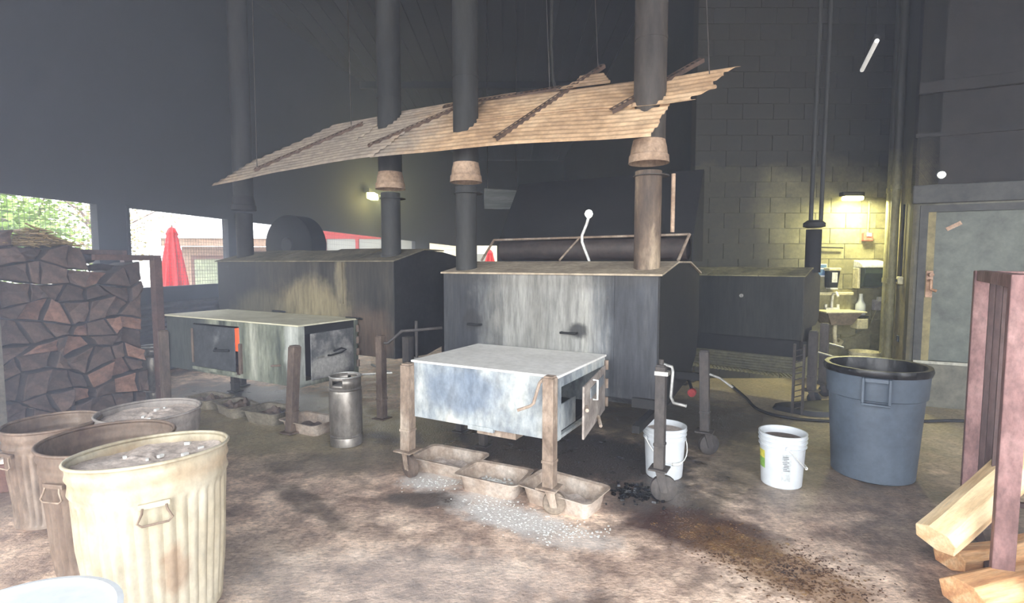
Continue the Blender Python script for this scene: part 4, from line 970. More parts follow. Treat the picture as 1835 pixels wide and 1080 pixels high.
bucket('white_tub', 'large round white lidded tub at the very front corner, below the cream ash can', (-1.375, 1.375), 0.255, 0.225, 0.55, m_whiteplastic, None, 0.4, handle=False, lid=True)
pl = bucket('cream_pail', 'ribbed cream plastic pail on the floor under the squeeze bottle', (4.50, 6.78), 0.17, 0.15, 0.42, m_creamplastic, (0.36, m_creamplastic), 0, handle=False)
bm = bm_()
for i in range(6):
    pts = [(0.166 * math.cos(2 * PI * k / 32), 0.166 * math.sin(2 * PI * k / 32), 0.13 + i * 0.035) for k in range(33)]
    tube(bm, pts, 0.006, 6, caps=False)
obj('ribs', bm, m_creamplastic, pl, smooth=60)
o = obj('cream_box', box(bm_(), -0.08, 0.04, -0.12, 0.12, 0, 0.33), m_creamplastic, bevel=0.008, loc=(4.24, 6.85, 0)); tag(o, 'narrow pale box against the left side of the ribbed cream pail', 'box')

# big grey can
t = thing('waste_can', 'large blue-grey plastic waste can with a black liner, on the floor at right', 'trash can', (2.66, 3.86, 0), R(-34))
rt, rb, h = 0.308, 0.262, 0.80
def rr(f): return rb + (rt - rb) * f
prof = [(rb - 0.02, 0), (rb, 0.012), (rr(0.5), 0.5 * h), (rr(0.74), 0.74 * h), (rr(0.745) + 0.014, 0.75 * h), (rr(0.95) + 0.014, 0.95 * h), (rt + 0.014, 0.97 * h), (rt + 0.014, h), (rt - 0.006, h), (rt - 0.012, 0.9 * h), (rb - 0.01, 0.02)]
obj('body', lathe(bm_(), prof, 64, cap1=True), m_greyplastic, t, smooth=35)
bm = bm_()
def rl_(a, z): return 0.006 * mnoise.noise(Vector((math.cos(a) * 6, math.sin(a) * 6, z * 9)))
lathe(bm, [(rt + 0.020, 0.955 * h), (rt + 0.028, 0.99 * h), (rt + 0.022, h + 0.014), (rt - 0.008, h + 0.012), (rt - 0.02, 0.96 * h), (rt - 0.03, 0.8 * h), (rb - 0.02, 0.45 * h), (rb - 0.06, 0.40 * h)], 96, cap0=False, cap1=True, rfun=rl_)
obj('bin_liner', bm, m_blackplastic, t, smooth=60)
for a in (-PI / 2, PI / 2):
    M = Matrix.Rotation(a, 4, 'Z') @ Matrix.Translation((rr(0.85) + 0.012, 0, 0.85 * h))
    bm = bm_(); box(bm, 0, 0.045, -0.085, -0.068, -0.09, 0.085, M); box(bm, 0, 0.045, 0.068, 0.085, -0.09, 0.085, M); box(bm, 0.0, 0.045, -0.068, 0.068, 0.055, 0.085, M); box(bm, 0.0, 0.045, -0.085, 0.085, -0.105, -0.09, M)
    obj('side_handle', bm, m_greyplastic, t, bevel=0.006)

# kegs
def keg(label, loc, mat, group='steel kegs'):
    t = thing('keg', label, 'keg', (loc[0], loc[1], 0), R(30), group)
    r = 0.134
    prof = [(r - 0.012, 0.0), (r, 0.006), (r, 0.07), (r - 0.004, 0.078), (r + 0.004, 0.088), (r - 0.004, 0.098), (r + 0.001, 0.12), (r + 0.002, 0.3), (r + 0.001, 0.46), (r - 0.004, 0.475), (r + 0.004, 0.485), (r - 0.006, 0.495), (r - 0.012, 0.505), (0.06, 0.53), (0.03, 0.535)]
    obj('barrel', lathe(bm_(), prof, 48, cap1=True), mat, t, smooth=35)
    bm = bm_(); n = 48
    for k in range(n):      # chime with two hand slots
        a0, a1 = 2 * PI * k / n, 2 * PI * (k + 1) / n
        slot = (k % 24) in (3, 4, 5, 6, 7, 8)
        for (z0, z1) in (((0.5, 0.53), (0.565, 0.59)) if slot else ((0.5, 0.59),)):
            face(bm, [(r * 0.97 * math.cos(a0), r * 0.97 * math.sin(a0), z0), (r * 0.97 * math.cos(a1), r * 0.97 * math.sin(a1), z0), (r * 0.97 * math.cos(a1), r * 0.97 * math.sin(a1), z1), (r * 0.97 * math.cos(a0), r * 0.97 * math.sin(a0), z1)])
    bmesh.ops.remove_doubles(bm, verts=bm.verts, dist=0.0005)
    o = obj('chime', bm, mat, t, smooth=60); s = o.modifiers.new('thick', 'SOLIDIFY'); s.thickness = 0.006
    pts = [(r * 0.97 * math.cos(2 * PI * k / 48), r * 0.97 * math.sin(2 * PI * k / 48), 0.592) for k in range(49)]
    obj('chime_rim', tube(bm_(), pts, 0.007, 8, caps=False), m_chrome, t, smooth=60)
    obj('valve', lathe(bm_(), [(0.028, 0.535), (0.028, 0.555), (0.015, 0.56)], 20, cap1=True), m_chrome, t, smooth=40)
    return t
keg('sooty stainless steel keg standing on open floor beside the ember-lit firebox', (-1.42, 4.50), m_keg)
keg('shadowed slim keg beyond the end post of the firewood rack', (-4.14, 6.10), m_keg)

# ash trays
def tray(label, c, yaw, lx, ly, h, mat, fill, group, seed=0, tilt=0.0, flare=0.03):
    t = thing('ash_tray', label, 'tray', (c[0], c[1], 0.0), R(yaw), group)
    bm = bm_(); rings = []
    def rect(a, b, z, n=6):
        pts = []; r = 0.05; hx, hy = a / 2, b / 2
        for cx, cy, s in ((hx - r, hy - r, 0), (-hx + r, hy - r, 1), (-hx + r, -hy + r, 2), (hx - r, -hy + r, 3)):
            for k in range(n): an = PI / 2 * (s + k / (n - 1)); pts.append((cx + r * math.cos(an), cy + r * math.sin(an), z))
        return pts
    wob = lambda p: (p[0], p[1], p[2] + (0.012 * mnoise.noise(Vector((p[0] * 6, p[1] * 6, seed))) if p[2] > h * 0.5 else 0))
    levels = [(lx - 2 * flare, ly - 2 * flare, 0.0), (lx - flare * 0.6, ly - flare * 0.6, h * 0.92), (lx + 0.03, ly + 0.03, h), (lx + 0.03, ly + 0.03, h + 0.006), (lx - flare * 0.7, ly - flare * 0.7, h + 0.002), (lx - 2 * flare - 0.01, ly - 2 * flare - 0.01, 0.008)]
    for a, b, z in levels: rings.append([bm.verts.new(wob(p)) for p in rect(a, b, z)])
    n = len(rings[0])
    for a, b in zip(rings, rings[1:]):
        for k in range(n): bm.faces.new((a[k], a[(k + 1) % n], b[(k + 1) % n], b[k]))
    bm.faces.new(rings[0][::-1]); bm.faces.new(rings[-1])
    obj('pan', bm, mat, t, smooth=35)
    if fill:
        bm = bm_(); nx, ny = 24, 16; g = []
        fz = fill[0]; ax, ay = lx - 2 * flare + 0.02 * fz / h - 0.02, ly - 2 * flare + 0.02 * fz / h - 0.02
        for j in range(ny + 1):
            g.append([bm.verts.new((ax * (i / nx - 0.5), ay * (j / ny - 0.5), fz * (0.6 + 1.2 * max(0, mnoise.noise(Vector((i * 0.25, j * 0.25, seed * 3))) + 0.4)) * math.sin(PI * (0.06 + 0.88 * i / nx)) ** 0.35)) for i in range(nx + 1)])
        for a, b in zip(g, g[1:]):
            for i in range(nx): bm.faces.new((a[i], a[i + 1], b[i + 1], b[i]))
        obj('ash', bm, fill[1], t, smooth=70)
    if fill and fill[2]:
        bm = bm_(); rng = random.Random(seed)
        for k in range(160):
            x, y = rng.gauss(0.0, lx * 0.16), rng.gauss(0, ly * 0.13); s = rng.uniform(0.004, 0.012)
            if abs(x) > lx * 0.38 or abs(y) > ly * 0.36: continue
            box(bm, -s, s, -s * 0.5, s * 0.5, -s * 0.3, s * 0.3, Matrix.Translation((x, y, fill[0] + 0.016)) @ Matrix.Rotation(rng.uniform(0, 3), 4, 'Z') @ Matrix.Rotation(rng.uniform(-.6, .6), 4, 'X'))
        o = obj('ash_flakes', bm, m_white, t); o['kind'] = 'stuff'
    return t
tray('ash-caked tray behind the left caster of the whitish firebox', (-0.47, 3.93), -27, 0.50, 0.32, 0.10, m_tray, (0.022, m_ash, False), 'ash trays under the whitish firebox', 1)
tray('ash-caked tray with white ash flakes, middle of three under the whitish firebox', (-0.12, 3.575), -27, 0.45, 0.29, 0.115, m_tray, (0.03, m_ash, True), 'ash trays under the whitish firebox', 2)
tray('dented ash-caked tray behind the front caster of the whitish firebox', (0.335, 3.35), -36, 0.50, 0.30, 0.115, m_tray, (0.022, m_ash, False), 'ash trays under the whitish firebox', 3)
tray('dull tray of dark ash farthest left under the ember-lit firebox', (-3.28, 5.72), -30, 0.42, 0.3, 0.10, m_tray_far, (0.07, m_ash_brn, False), 'ash trays under the ember-lit firebox', 4)
tray('heaped dull tray second from left under the ember-lit firebox', (-2.84, 5.42), -42, 0.46, 0.28, 0.11, m_tray_far, (0.08, m_ash_brn, False), 'ash trays under the ember-lit firebox', 5)
tray('dull tray just left of the leaning front leg of the ember-lit firebox', (-2.37, 5.17), -24, 0.44, 0.32, 0.12, m_tray_far, (0.075, m_ash_brn, False), 'ash trays under the ember-lit firebox', 6)
tray('lighter tray between the leaning leg and the steel keg', (-1.87, 4.88), -28, 0.46, 0.32, 0.10, m_tray, (0.03, m_ash_brn, False), 'ash trays under the ember-lit firebox', 7)

# round drum behind the long smoker
t = thing('drum_fan', 'large black round drum on a stand behind the long smoker, against the windows', 'fan', (-3.23, 8.05, 0), R(-22))
bm = bm_(); tube(bm, [(0, -0.17, 1.80), (0, -0.15, 1.80), (0, 0.15, 1.80), (0, 0.17, 1.80)], [0.41, 0.44, 0.44, 0.41], 48); obj('drum', bm, m_soot_dark, t, smooth=40)
bm = bm_(); tube(bm, [(0, -0.19, 1.80), (0, -0.17, 1.80)], [0.1, 0.12], 20); obj('hub', bm, m_soot, t, smooth=40)
bm = bm_(); tube(bm, [(0, 0, 1.4), (0, 0, 0.05)], 0.05, 12); tube(bm, [(-0.3, 0, 0.03), (0.3, 0, 0.03)], 0.03, 8); tube(bm, [(0, -0.3, 0.03), (0, 0.3, 0.03)], 0.03, 8); obj('stand', bm, m_soot_dark, t, smooth=40)

# grey sheet hanging behind the second flue
o = obj('metal_plate', prism(bm_(), [(-0.34, 6.6, 2.2), (0.02, 6.6, 2.2), (0.10, 6.6, 2.42), (-0.34, 6.6, 2.45)], (0, 0.01, 0)), grime('streaked_plate', [(0.3, (78, 84, 84)), (0.7, (122, 126, 124))], 6, (0.3, 1, 4)))
obj('hanger_wire', tube(bm_(), [(-0.3, 6.605, 2.44), (-0.3, 6.605, H_CEIL)], 0.005, 6), m_soot, o); obj('hanger_wire', tube(bm_(), [(0.05, 6.605, 2.42), (0.05, 6.605, H_CEIL)], 0.005, 6), m_soot, o)
tag(o, 'grey streaked metal plate hanging right of the dark second flue', 'plate')
o = obj('hanging_cable', tube(bm_(), [(0.42, 5.9, H_CEIL), (0.42, 5.9, 3.85), (0.44, 5.9, 3.5), (0.52, 5.9, 3.2)], 0.018, 8), m_pipe_dk, smooth=60); tag(o, 'faint bent cable hanging from the ceiling above the canopy', 'cable')

# ------------------------------------------------------------------ firewood, left rack
A0 = Vector((-4.40, 4.58, 0)); fd = Vector((0.39, 0.92, 0)).normalized(); fn = Vector((fd.y, -fd.x, 0))   # fn points out of the pile, to the aisle
ORD = ['first', 'second', 'third', 'fourth', 'fifth', 'sixth', 'seventh', 'eighth', 'ninth', 'tenth', 'eleventh', 'twelfth', 'thirteenth']
NC, PW = 7, 1.22
CW = PW / NC; RH = 0.165
rng = random.Random(11)
gx = {}
def gp(i, j):
    if (i, j) not in gx:
        jx = 0 if i in (0, NC) else rng.uniform(-0.42, 0.42) * CW
        jz = 0 if j == 0 else rng.uniform(-0.42, 0.42) * RH
        gx[(i, j)] = (i * CW + jx, j * RH + 0.02 + jz)
    return gx[(i, j)]
tops = [1.75, 1.66, 1.66, 1.60, 1.50, 1.48, 1.44]
bright = {(2, 6), (3, 5), (3, 4), (5, 5), (6, 3), (1, 6), (5, 2), (4, 8), (1, 4), (4, 2), (6, 5), (3, 1), (5, 1)}
for i in range(NC):
    rows = int(round(tops[i] / RH))
    for j in range(rows):
        q = [gp(i, j), gp(i + 1, j), gp(i + 1, j + 1), gp(i, j + 1)]
        cx, cz_ = sum(p[0] for p in q) / 4, sum(p[1] for p in q) / 4
        poly = []
        for k in range(4):
            a, b = q[k], q[(k + 1) % 4]
            poly.append(a)
            tm = rng.uniform(0.35, 0.65); mx, mz = a[0] + (b[0] - a[0]) * tm, a[1] + (b[1] - a[1]) * tm
            s = rng.uniform(-0.04, 0.16); poly.append((mx + (cx - mx) * s, mz + (cz_ - mz) * s))
        poly = [(cx + (p[0] - cx) * 0.94, cz_ + (p[1] - cz_) * 0.94) for p in poly]
        off = rng.uniform(-0.09, 0.04); ln = rng.uniform(0.40, 0.46)
        base = A0 + fd * cx + Vector((0, 0, cz_)) + fn * off
        bm = bm_()
        tw = rng.uniform(-0.05, 0.05)
        fr_ = [bm.verts.new(fd * (p[0] - cx) + Vector((0, 0, p[1] - cz_)) + fn * rng.uniform(-0.012, 0.012)) for p in poly]
        bk = [bm.verts.new(fd * ((p[0] - cx) * 0.92 + tw * 0.2) + Vector((0, 0, (p[1] - cz_) * 0.92)) - fn * ln) for p in poly]
        f = bm.faces.new(fr_); bm.faces.new(bk[::-1])
        for k in range(8): bm.faces.new((fr_[k], bk[k], bk[(k + 1) % 8], fr_[(k + 1) % 8]))
        lt = (i, j) in bright
        o = obj('firewood_log', bm, m_bark, loc=tuple(base), bevel=0.011)
        o.data.materials.append(m_logend if lt else m_logend_dk)
        o.data.polygons[0].material_index = 1
        tag(o, '%s split log, left stack, %s row up, %s from the near post' % ('pinkish-brown' if lt else 'smoke-darkened', ORD[j], ORD[i]), 'firewood', 'firewood in the left stack')
# loose pieces on top of the stack
for k, (s, z, ln, r, yaw, mt, lab) in enumerate(((0.04, 1.73, 0.3, 0.055, 0.3, m_bark, 'sooty round log lying on the near top of the left firewood stack'),
        (0.50, 1.66, 0.36, 0.04, 0.6, m_bark, 'crooked dark log on top of the left stack, by the first window'), (0.72, 1.60, 0.40, 0.045, -0.5, m_bark, 'slanting dark log on the falling top of the left stack'),
        (1.0, 1.49, 0.36, 0.035, 0.1, m_bark, 'thin dark log on the low far end of the left stack'))):
    c = A0 + fd * s - fn * 0.2 + Vector((0, 0, z)); d_ = (fd * math.cos(yaw) + fn * math.sin(yaw)) * ln / 2
    bm = bm_(); n = 7; pts = [c - d_ + d_ * 2 * i / (n - 1) + Vector((0, 0, 0.015 * math.sin(i))) for i in range(n)]
    tube(bm, pts, [r * rng.uniform(0.85, 1.1) for _ in range(n)], 9); tag(obj('firewood_log', bm, mt, smooth=50), lab, 'firewood', 'loose logs on the left stack')
m_straw = grime('lit_bark', [(0.3, (112, 94, 66)), (0.7, (168, 146, 104))], 12, (1, 4, 1), rough=0.9)  # the bark's lit look is put into this tan colour
bm = bm_()
c = A0 + fd * 0.38 - fn * 0.16
for k in range(220):
    x = rng.uniform(-0.24, 0.24); p = c + fd * x + fn * rng.uniform(-0.08, 0.08) + Vector((0, 0, 1.71 + 0.16 * max(0, 1 - abs(x) / 0.26) * rng.uniform(0, 1)))
    d_ = (fd * rng.uniform(0.5, 1) + fn * rng.uniform(-0.7, 0.7) + Vector((0, 0, rng.uniform(-0.35, 0.2)))).normalized() * rng.uniform(0.05, 0.11)
    M = Matrix.Translation(p) @ d_.to_track_quat('X', 'Z').to_matrix().to_4x4(); l_ = d_.length
    box(bm, -l_, l_, -0.012, 0.012, -0.004, 0.004, M)
tag(obj('bark_heap', bm, m_straw), 'yellow-brown heap of loose bark strips on top of the left firewood stack', 'bark', kind='stuff')

# left rack frame
t = thing('firewood_rack', 'smoke-browned steel rack frame holding the left firewood stack', 'rack', (0, 0, 0))
def post(parent, x, y, z0, z1, s, mat, name='post', rz=0.0):
    return obj(name, box(bm_(), -s, s, -s, s, z0, z1, Matrix.Rotation(rz, 4, 'Z')), mat, parent, bevel=0.004, loc=(x, y, 0))
ra = math.atan2(fd.y, fd.x)
pA = A0 - fd * 0.06; pB = A0 + fd * 1.36
post(t, pA.x + fn.x * 0.05, pA.y + fn.y * 0.05, 0, 1.62, 0.03, grime('grey_rack_post', [(0.3, (98, 94, 86)), (0.7, (126, 120, 110))], 4), rz=ra)
post(t, pB.x, pB.y, 0, 1.60, 0.042, m_woodrack, rz=ra)
pC = pA - fn * 0.5; pD = pB - fn * 0.5
post(t, pC.x, pC.y, 0, 1.62, 0.03, m_woodrack, rz=ra); post(t, pD.x, pD.y, 0, 1.62, 0.042, m_woodrack, rz=ra)
def bar(parent, a, b, s, mat, name='rail'):
    a, b = Vector(a), Vector(b); d_ = b - a
    M = Matrix.Translation(a) @ d_.to_track_quat('X', 'Z').to_matrix().to_4x4()
    return obj(name, box(bm_(), 0, d_.length, -s, s, -s, s, M), mat, parent, bevel=0.003)
Zt = Vector((0, 0, 1.60))
pE = A0 + fd * 0.75
bar(t, pE + Zt, pB + fd * 0.045 + Zt, 0.028, m_woodrack, 'top_rail'); bar(t, pB + Zt, pD + Zt, 0.028, m_woodrack, 'top_rail'); bar(t, pC + Zt + Vector((0, 0, 0.06)), pD + Zt + Vector((0, 0, 0.06)), 0.025, m_woodrack, 'rear_rail')
bar(t, pA + Vector((0, 0, 0.03)) + fn * 0.06, pB + Vector((0, 0, 0.03)) + fn * 0.03, 0.02, m_woodrack, 'bottom_rail')

# ------------------------------------------------------------------ right rack and its logs
rk = thing('firewood_rack', 'rose-brown rusted steel firewood rack standing at the right edge', 'rack', (0, 0, 0))
Q0 = Vector((2.87, 3.27, 0)); Q1 = Vector((2.14, 2.25, 0)); qd = (Q1 - Q0).normalized(); qn = Vector((-qd.y, qd.x, 0))
if qn.x < 0: qn = -qn
rq = math.atan2(qd.y, qd.x)
RHT = 1.50
def rpost(p, s, mat, name='post', z1=RHT): return post(rk, p.x, p.y, 0, z1, s, mat, name, rq)
rpost(Q0, 0.04, m_redrack); rpost(Q1, 0.038, m_redrack)
Q2 = Q0 + qn * 0.62; Q3 = Q1 + qn * 0.62
rpost(Q2, 0.04, m_redrack); rpost(Q3, 0.04, m_redrack)
rpost(Q0 - qd * 0.16 + qn * 0.02, 0.022, m_redrack_dk, 'rear_post')
Zq = Vector((0, 0, RHT - 0.03))
bar(rk, Q0 + Zq, Q1 + Zq, 0.03, m_redrack, 'top_rail'); bar(rk, Q2 + Zq, Q3 + Zq, 0.03, m_redrack, 'top_rail'); bar(rk, Q0 + Zq, Q2 + Zq, 0.028, m_redrack, 'top_rail'); bar(rk, Q1 + Zq, Q3 + Zq, 0.028, m_redrack, 'top_rail')
for f in (0.28, 0.46, 0.64):      # channels that close the side
    p = Q0 + (Q1 - Q0) * f + qn * 0.02
    obj('side_channel', box(bm_(), -0.085, 0.085, -0.008, 0.008, 0.25, RHT - 0.06, Matrix.Rotation(rq, 4, 'Z')), m_redrack_dk, rk, loc=(p.x, p.y, 0), bevel=0.003)
    obj('side_channel', box(bm_(), -0.012, 0.012, -0.03, 0.01, 0.25, RHT - 0.06, Matrix.Translation(qd * 0.08) @ Matrix.Rotation(rq, 4, 'Z')), m_redrack_dk, rk, loc=(p.x, p.y, 0))
for z in (0.06, 0.42): bar(rk, Q2 + Vector((0, 0, z)), Q3 + Vector((0, 0, z)), 0.02, m_redrack_dk, 'lower_rail')
for z in (0.06, 0.48, 0.58): bar(rk, Q0 + Vector((0, 0, z)) - qd * 0.1, Q2 + Vector((0, 0, z)) - qd * 0.1 + qn * 0.7, 0.016, m_redrack_dk, 'lower_rail')
bar(rk, Q0 + Vector((0, 0, 0.06)), Q1 + Vector((0, 0, 0.06)), 0.018, m_redrack_dk, 'lower_rail')

def split_log(label, p0, p1, wdt, thk, mat, seed, roll=0.0, group='fresh split logs in the right rack', mat2=None):
    p0, p1 = Vector(p0), Vector(p1); d_ = p1 - p0; ln = d_.length; q = d_.to_track_quat('X', 'Z')
    rg = random.Random(seed); bm = bm_(); n = 9; rings = []
    sec = [(-0.5, -0.25), (-0.1, -0.5), (0.42, -0.42), (0.5, 0.1), (0.2, 0.45), (-0.25, 0.5), (-0.5, 0.22)]
    for i in range(n):
        f = i / (n - 1); ring = []
        for k, (a, b) in enumerate(sec):
            jj = 1 + 0.10 * mnoise.noise(Vector((f * 3, k * 1.7, seed)))
            x = f * ln + (0.03 * mnoise.noise(Vector((k, seed, i))) if i in (0, n - 1) else 0)
            v = Vector((x, a * wdt * jj, b * thk * jj + 0.012 * math.sin(f * 4 + seed)))
            ring.append(bm.verts.new(Matrix.Rotation(roll, 3, 'X') @ v))
        rings.append(ring)
    for a, b in zip(rings, rings[1:]):
        for k in range(7): bm.faces.new((a[k], a[(k + 1) % 7], b[(k + 1) % 7], b[k]))
    bm.faces.new(rings[0][::-1]); bm.faces.new(rings[-1])
    o = obj('split_log', bm, mat, bevel=0.005, loc=tuple(p0), rot=q.to_euler())
    if mat2:
        o.data.materials.append(mat2)
        for pg in o.data.polygons[-2:]: pg.material_index = 1
    return tag(o, label, 'firewood', group)
split_log('long pale split log leaning out of the right rack past its front post', (1.93, 2.36, 0.30), (2.62, 2.62, 0.60), 0.17, 0.13, m_freshwood, 5, roll=R(20))
split_log('pale split log lying under the leaning one in the right rack', (1.90, 2.17, 0.15), (2.55, 2.30, 0.17), 0.20, 0.13, m_freshwood2, 6, mat2=m_freshwood2)
split_log('orange-ended log at the bottom front of the right rack', (1.72, 2.02, 0.06), (2.35, 2.20, 0.07), 0.17, 0.11, m_freshwood, 7, mat2=m_freshwood2)
split_log('upright-grained orange log behind the rack front post, low at the frame edge', (2.15, 2.02, 0.24), (2.7, 2.35, 0.22), 0.16, 0.15, m_freshwood2, 8, roll=R(60))
split_log('low pale log lying deepest in the right rack', (2.2, 2.6, 0.06), (2.85, 2.75, 0.07), 0.16, 0.11, m_freshwood2, 9)
split_log('splintered pale log end at the bottom corner of the right rack', (1.66, 1.86, 0.05), (2.3, 1.95, 0.06), 0.14, 0.09, m_freshwood, 10)

# ------------------------------------------------------------------ floor litter, hose, mat
pts = []
ctrl = [(2.75, 6.6), (2.66, 6.0), (2.58, 5.5), (2.75, 5.2), (3.2, 5.08), (3.8, 5.08), (4.4, 5.1), (5.0, 4.9), (5.8, 4.5)]
for i in range(len(ctrl) - 1):
    p_ = [Vector((*ctrl[max(0, min(len(ctrl) - 1, i + k))], 0)) for k in (-1, 0, 1, 2)]
    for s in range(6):
        t_ = s / 6
        pts.append(0.5 * ((2 * p_[1]) + (p_[2] - p_[0]) * t_ + (2 * p_[0] - 5 * p_[1] + 4 * p_[2] - p_[3]) * t_ ** 2 + (-p_[0] + 3 * p_[1] - 3 * p_[2] + p_[3]) * t_ ** 3) + Vector((0, 0, 0.016)))
tag(obj('hose', tube(bm_(), pts, 0.015, 10), m_rubber, smooth=60), 'black rubber hose lying across the floor behind the waste can', 'hose')
bm = bm_(); n = 28; outl = []
for k in range(n):
    a = 2 * PI * k / n
    outl.append((3.35 + 0.52 * math.cos(a) * (1 + 0.15 * math.sin(3 * a)), 5.50 + 0.26 * math.sin(a) * (1 + 0.2 * math.cos(2 * a))))
top = [bm.verts.new((x, y, 0.05)) for x, y in outl]; bot = [bm.verts.new((3.35 + (x - 3.35) * 1.05, 5.5 + (y - 5.5) * 1.08, 0.001)) for x, y in outl]; c0 = bm.verts.new((3.35, 5.55, 0.11))
for k in range(n): bm.faces.new((c0, top[k], top[(k + 1) % n])); bm.faces.new((top[k], bot[k], bot[(k + 1) % n], top[(k + 1) % n]))
tag(obj('rubber_mat', bm, m_rubber, smooth=30), 'crumpled black rubber mat on the floor between the small smoker and waste can', 'mat')

m_chip = grime('wet_wood_chips', [(0.35, (58, 38, 28)), (0.55, (104, 74, 48)), (0.7, (168, 136, 92))], 9, rough=0.4, vary=0)
bm = bm_(); rng = random.Random(5)
for k in range(2600):
    f = rng.random(); x = 1.05 + 0.50 * f + rng.gauss(0, 0.10 + 0.05 * f); y = 3.05 - 0.62 * f + rng.gauss(0, 0.09 + 0.05 * f)
    s = rng.uniform(0.002, 0.007)
    box(bm, -s, s, -s * 0.5, s * 0.5, 0, s * 0.4, Matrix.Translation((x, y, 0.001)) @ Matrix.Rotation(rng.uniform(0, 3.1), 4, 'Z') @ Matrix.Rotation(rng.uniform(-0.2, 0.2), 4, 'X'))
tag(obj('wood_chips', bm, m_chip), 'scatter of brown wet wood chips on the floor before the jack leg', 'wood chips', kind='stuff')
bm = bm_()
for k in range(500):
    x, y = rng.choice(((-0.5, 3.68), (0.05, 3.14), (0.3, 2.98), (-0.15, 3.34))); x += rng.gauss(0, 0.13); y += rng.gauss(0, 0.06); s = rng.uniform(0.002, 0.006)
    box(bm, -s, s, -s * 0.7, s * 0.7, 0, s * 0.6, Matrix.Translation((x, y, 0.001)) @ Matrix.Rotation(rng.uniform(0, 3.1), 4, 'Z'))
tag(obj('ash_crumbs', bm, m_white), 'white ash crumbs spilled on the floor in front of the three trays', 'ash', kind='stuff')
bm = bm_()
for k in range(160):
    x = 0.86 + rng.gauss(0, 0.10); y = 3.50 + rng.gauss(0, 0.08); s = rng.uniform(0.006, 0.016)
    box(bm, -s, s, -s * 0.6, s * 0.6, 0, s, Matrix.Translation((x, y, 0.001)) @ Matrix.Rotation(rng.uniform(0, 3.1), 4, 'Z') @ Matrix.Rotation(rng.uniform(-0.4, 0.4), 4, 'X'))
tag(obj('wet_charcoal', bm, m_blackplastic), 'wet black charcoal bits heaped left of the jack leg', 'charcoal', kind='stuff')

t = thing('rubble_block', 'broken reddish block with a pale flat top, on the floor by the near rack post', 'block', (-3.42, 3.62, 0), R(25))
obj('base', prism(bm_(), [(-0.17, -0.1, 0), (0.15, -0.12, 0), (0.17, 0.1, 0), (-0.14, 0.12, 0)], (0.01, 0, 0.2)), grime('reddish_block', [(0.3, (96, 66, 58)), (0.7, (132, 98, 86))], 8, rough=0.9), t, bevel=0.012)
obj('pale_top', prism(bm_(), [(-0.19, -0.11, 0.201), (0.16, -0.13, 0.201), (0.19, 0.1, 0.201), (-0.1, 0.13, 0.201)], (0, 0, 0.035)), m_ash, t, bevel=0.008)

# ------------------------------------------------------------------ outside
def closed_umbrella(label, x, y, h, r, ztop):
    t = thing('patio_umbrella', label, 'umbrella', (x, y, -0.13), 0)
    zt = ztop + 0.13
    obj('pole', tube(bm_(), [(0, 0, 0), (0, 0, zt + 0.05)], 0.025, 10), m_leg_tan, t, smooth=50)
    def rf(a, z): f = (zt - z) / h; return r * 0.28 * f * math.cos(8 * a)
    prof = [(r * q, zt - h * f) for f, q in ((1.0, 0.85), (0.97, 1.0), (0.8, 0.92), (0.5, 0.72), (0.25, 0.52), (0.14, 0.42), (0.12, 0.5), (0.02, 0.28), (0.0, 0.05))]
    obj('canopy', lathe(bm_(), prof, 64, rfun=rf, cap1=True), m_umb, t, smooth=60)
    return t
closed_umbrella('tall closed red patio umbrella seen through the second window', -8.83, 14.0, 1.62, 0.28, 2.47)
closed_umbrella('closed red umbrella glimpsed at the edge of the first window', -15.3, 16.0, 1.5, 0.3, 2.95)
closed_umbrella('closed red umbrella seen through the far opening behind the smokers', -1.15, 28.0, 1.5, 0.34, 2.2)

def tree(label, x, y, h, cr, seed, leaf, nleaf=1700, bare=False):
    t = thing('tree', label, 'tree', (x, y, -0.13), 0)
    rg = random.Random(seed); bm = bm_()
    tube(bm, [(0, 0, 0), (0.1, 0, h * 0.3), (0.0, 0.1, h * 0.6)], [0.22, 0.17, 0.10], 10)
    tips = []
    for k in range(11):
        a = rg.uniform(0, 6.28); z0 = h * rg.uniform(0.2, 0.55); ln = cr * rg.uniform(0.7, 1.1)
        e = Vector((math.cos(a) * ln, math.sin(a) * ln, z0 + ln * rg.uniform(0.2, 0.9))); mid = Vector((0, 0, z0)) * 0.5 + e * 0.5 + Vector((0, 0, 0.25))
        tube(bm, [(0, 0, z0), mid, e], [0.08, 0.05, 0.02], 6); tips += [mid, e]
    obj('trunk', bm, m_trunk, t, smooth=60)
    bm = bm_()
    for k in range(nleaf):
        c_ = rg.choice(tips) + Vector((rg.gauss(0, cr * 0.28), rg.gauss(0, cr * 0.28), rg.gauss(0, cr * 0.25)))
        s = rg.uniform(0.05, 0.12); M = Matrix.Translation(c_) @ Matrix.Rotation(rg.uniform(0, 6), 4, 'Z') @ Matrix.Rotation(rg.uniform(0, 3), 4, 'X')
        face(bm, [M @ Vector(p) for p in ((-s, 0, 0), (0, -s * 0.5, 0), (s, 0, 0), (0, s * 0.5, 0))])
    f = obj('foliage', bm, leaf, t); f['kind'] = 'stuff'
tree('leafy bright green tree outside the first window, nearest the firewood', -13.2, 12.6, 4.4, 1.5, 1, m_leaf, 3200)
tree('wide green tree seen through the right half of the first window', -15.6, 17.6, 4.8, 1.6, 2, m_leaf, 3200)
tree('thin-leaved grey tree just left of the tall red umbrella', -17.2, 22.5, 5.6, 1.6, 3, m_leaf_dry, 1100)
tree('distant pale tree behind the tan building', -21.0, 27.0, 6.5, 2.8, 4, m_leaf_dry, 2200)
bm = bm_(); rg = random.Random(4)
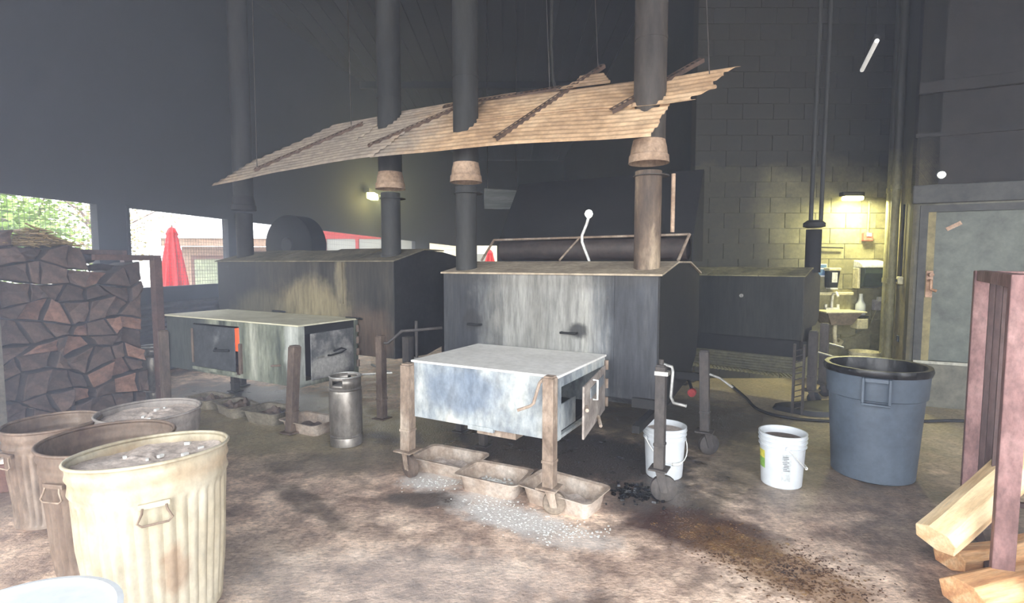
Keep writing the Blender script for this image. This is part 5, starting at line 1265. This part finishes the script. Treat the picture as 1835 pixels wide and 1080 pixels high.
for k in range(5200):
    c_ = Vector((-29 + rg.random() * 7 , 15 + rg.random() * 10, rg.uniform(-0.1, 2.6))); s = rg.uniform(0.08, 0.2)
    M = Matrix.Translation(c_) @ Matrix.Rotation(rg.uniform(0, 6), 4, 'Z') @ Matrix.Rotation(rg.uniform(0, 3), 4, 'X')
    face(bm, [M @ Vector(p) for p in ((-s, 0, 0), (0, -s * 0.5, 0), (s, 0, 0), (0, s * 0.5, 0))])
tag(obj('hedge', bm, m_leaf), 'sunny green shrubbery along the far side of the patio', 'shrubs', kind='stuff')

# tan building with pale roof
t = thing('tan_building', 'tan patio building with a pale roof and framed window, beyond the red umbrella', 'building', (-12.9, 21.0, -0.13), R(8))
bm = bm_(); box(bm, 0, 3.75, 0, 5, 0, 2.3); obj('wall', bm, m_tanwall, t)
obj('roof', prism(bm_(), [(-0.6, -0.6, 2.60), (-0.6, 5.6, 2.60), (-0.6, 2.5, 3.7)], (4.4, 0, 0)), m_whiteroof, t)
obj('fascia', box(bm_(), -0.5, 3.7, -0.5, -0.4, 2.3, 2.6), m_tanwall, t)
for (x0, x1) in ((0.35, 1.6),):
    wf = obj('window', box(bm_(), x0, x1, -0.06, 0.0, 0.6, 1.95), m_browntrim, t)
    obj('pane', box(bm_(), x0 + 0.14, x1 - 0.14, -0.08, -0.06, 0.74, 1.8), grime('reflecting_pane', [(0.3, (112, 120, 96)), (0.7, (150, 156, 130))], 1.2, rough=0.2, bmp=0), wf)
for z in (0.5, 1.0, 1.5, 2.0): obj('siding_board', box(bm_(), 2.1, 3.75, -0.05, 0.0, z, z + 0.12), m_browntrim, t)
# red-trimmed shop
t = thing('red_shop', 'red-trimmed glazed shop front seen through the middle windows', 'building', (-8.6, 24.5, -0.13), R(4))
obj('base_wall', box(bm_(), 0, 4.6, 0, 3, 0, 1.75), m_redframe, t)
obj('header', box(bm_(), 0, 4.6, 0, 3, 2.75, 3.6), m_redframe, t)
for x in (0, 1.45, 3.0, 4.45): obj('mullion', box(bm_(), x, x + 0.15, -0.02, 0.15, 1.75, 2.75), m_redframe, t)
for x in (0.15, 1.6, 3.15): obj('pane', box(bm_(), x, x + 1.3, 0.05, 0.08, 1.75, 2.75), m_glass_dim, t)
# pale wall beyond the last windows
t = thing('cream_building', 'cream sunlit building beyond the farthest windows', 'building', (-5.6, 33.0, -0.13), 0)
obj('wall', box(bm_(), 0, 12, 0, 4, 0, 3.4), m_creamplastic, t); obj('roof', prism(bm_(), [(-0.4, -0.5, 3.4), (-0.4, 4.5, 3.4), (-0.4, 2, 4.4)], (13, 0, 0)), m_whiteroof, t)
for x in (0.8, 3.2, 5.6, 8.0): wf = obj('window', box(bm_(), x, x + 1.1, -0.05, 0, 1.0, 2.3), m_white, t); obj('pane', box(bm_(), x + 0.1, x + 1.0, -0.07, -0.05, 1.1, 2.2), m_glass_dim, wf)
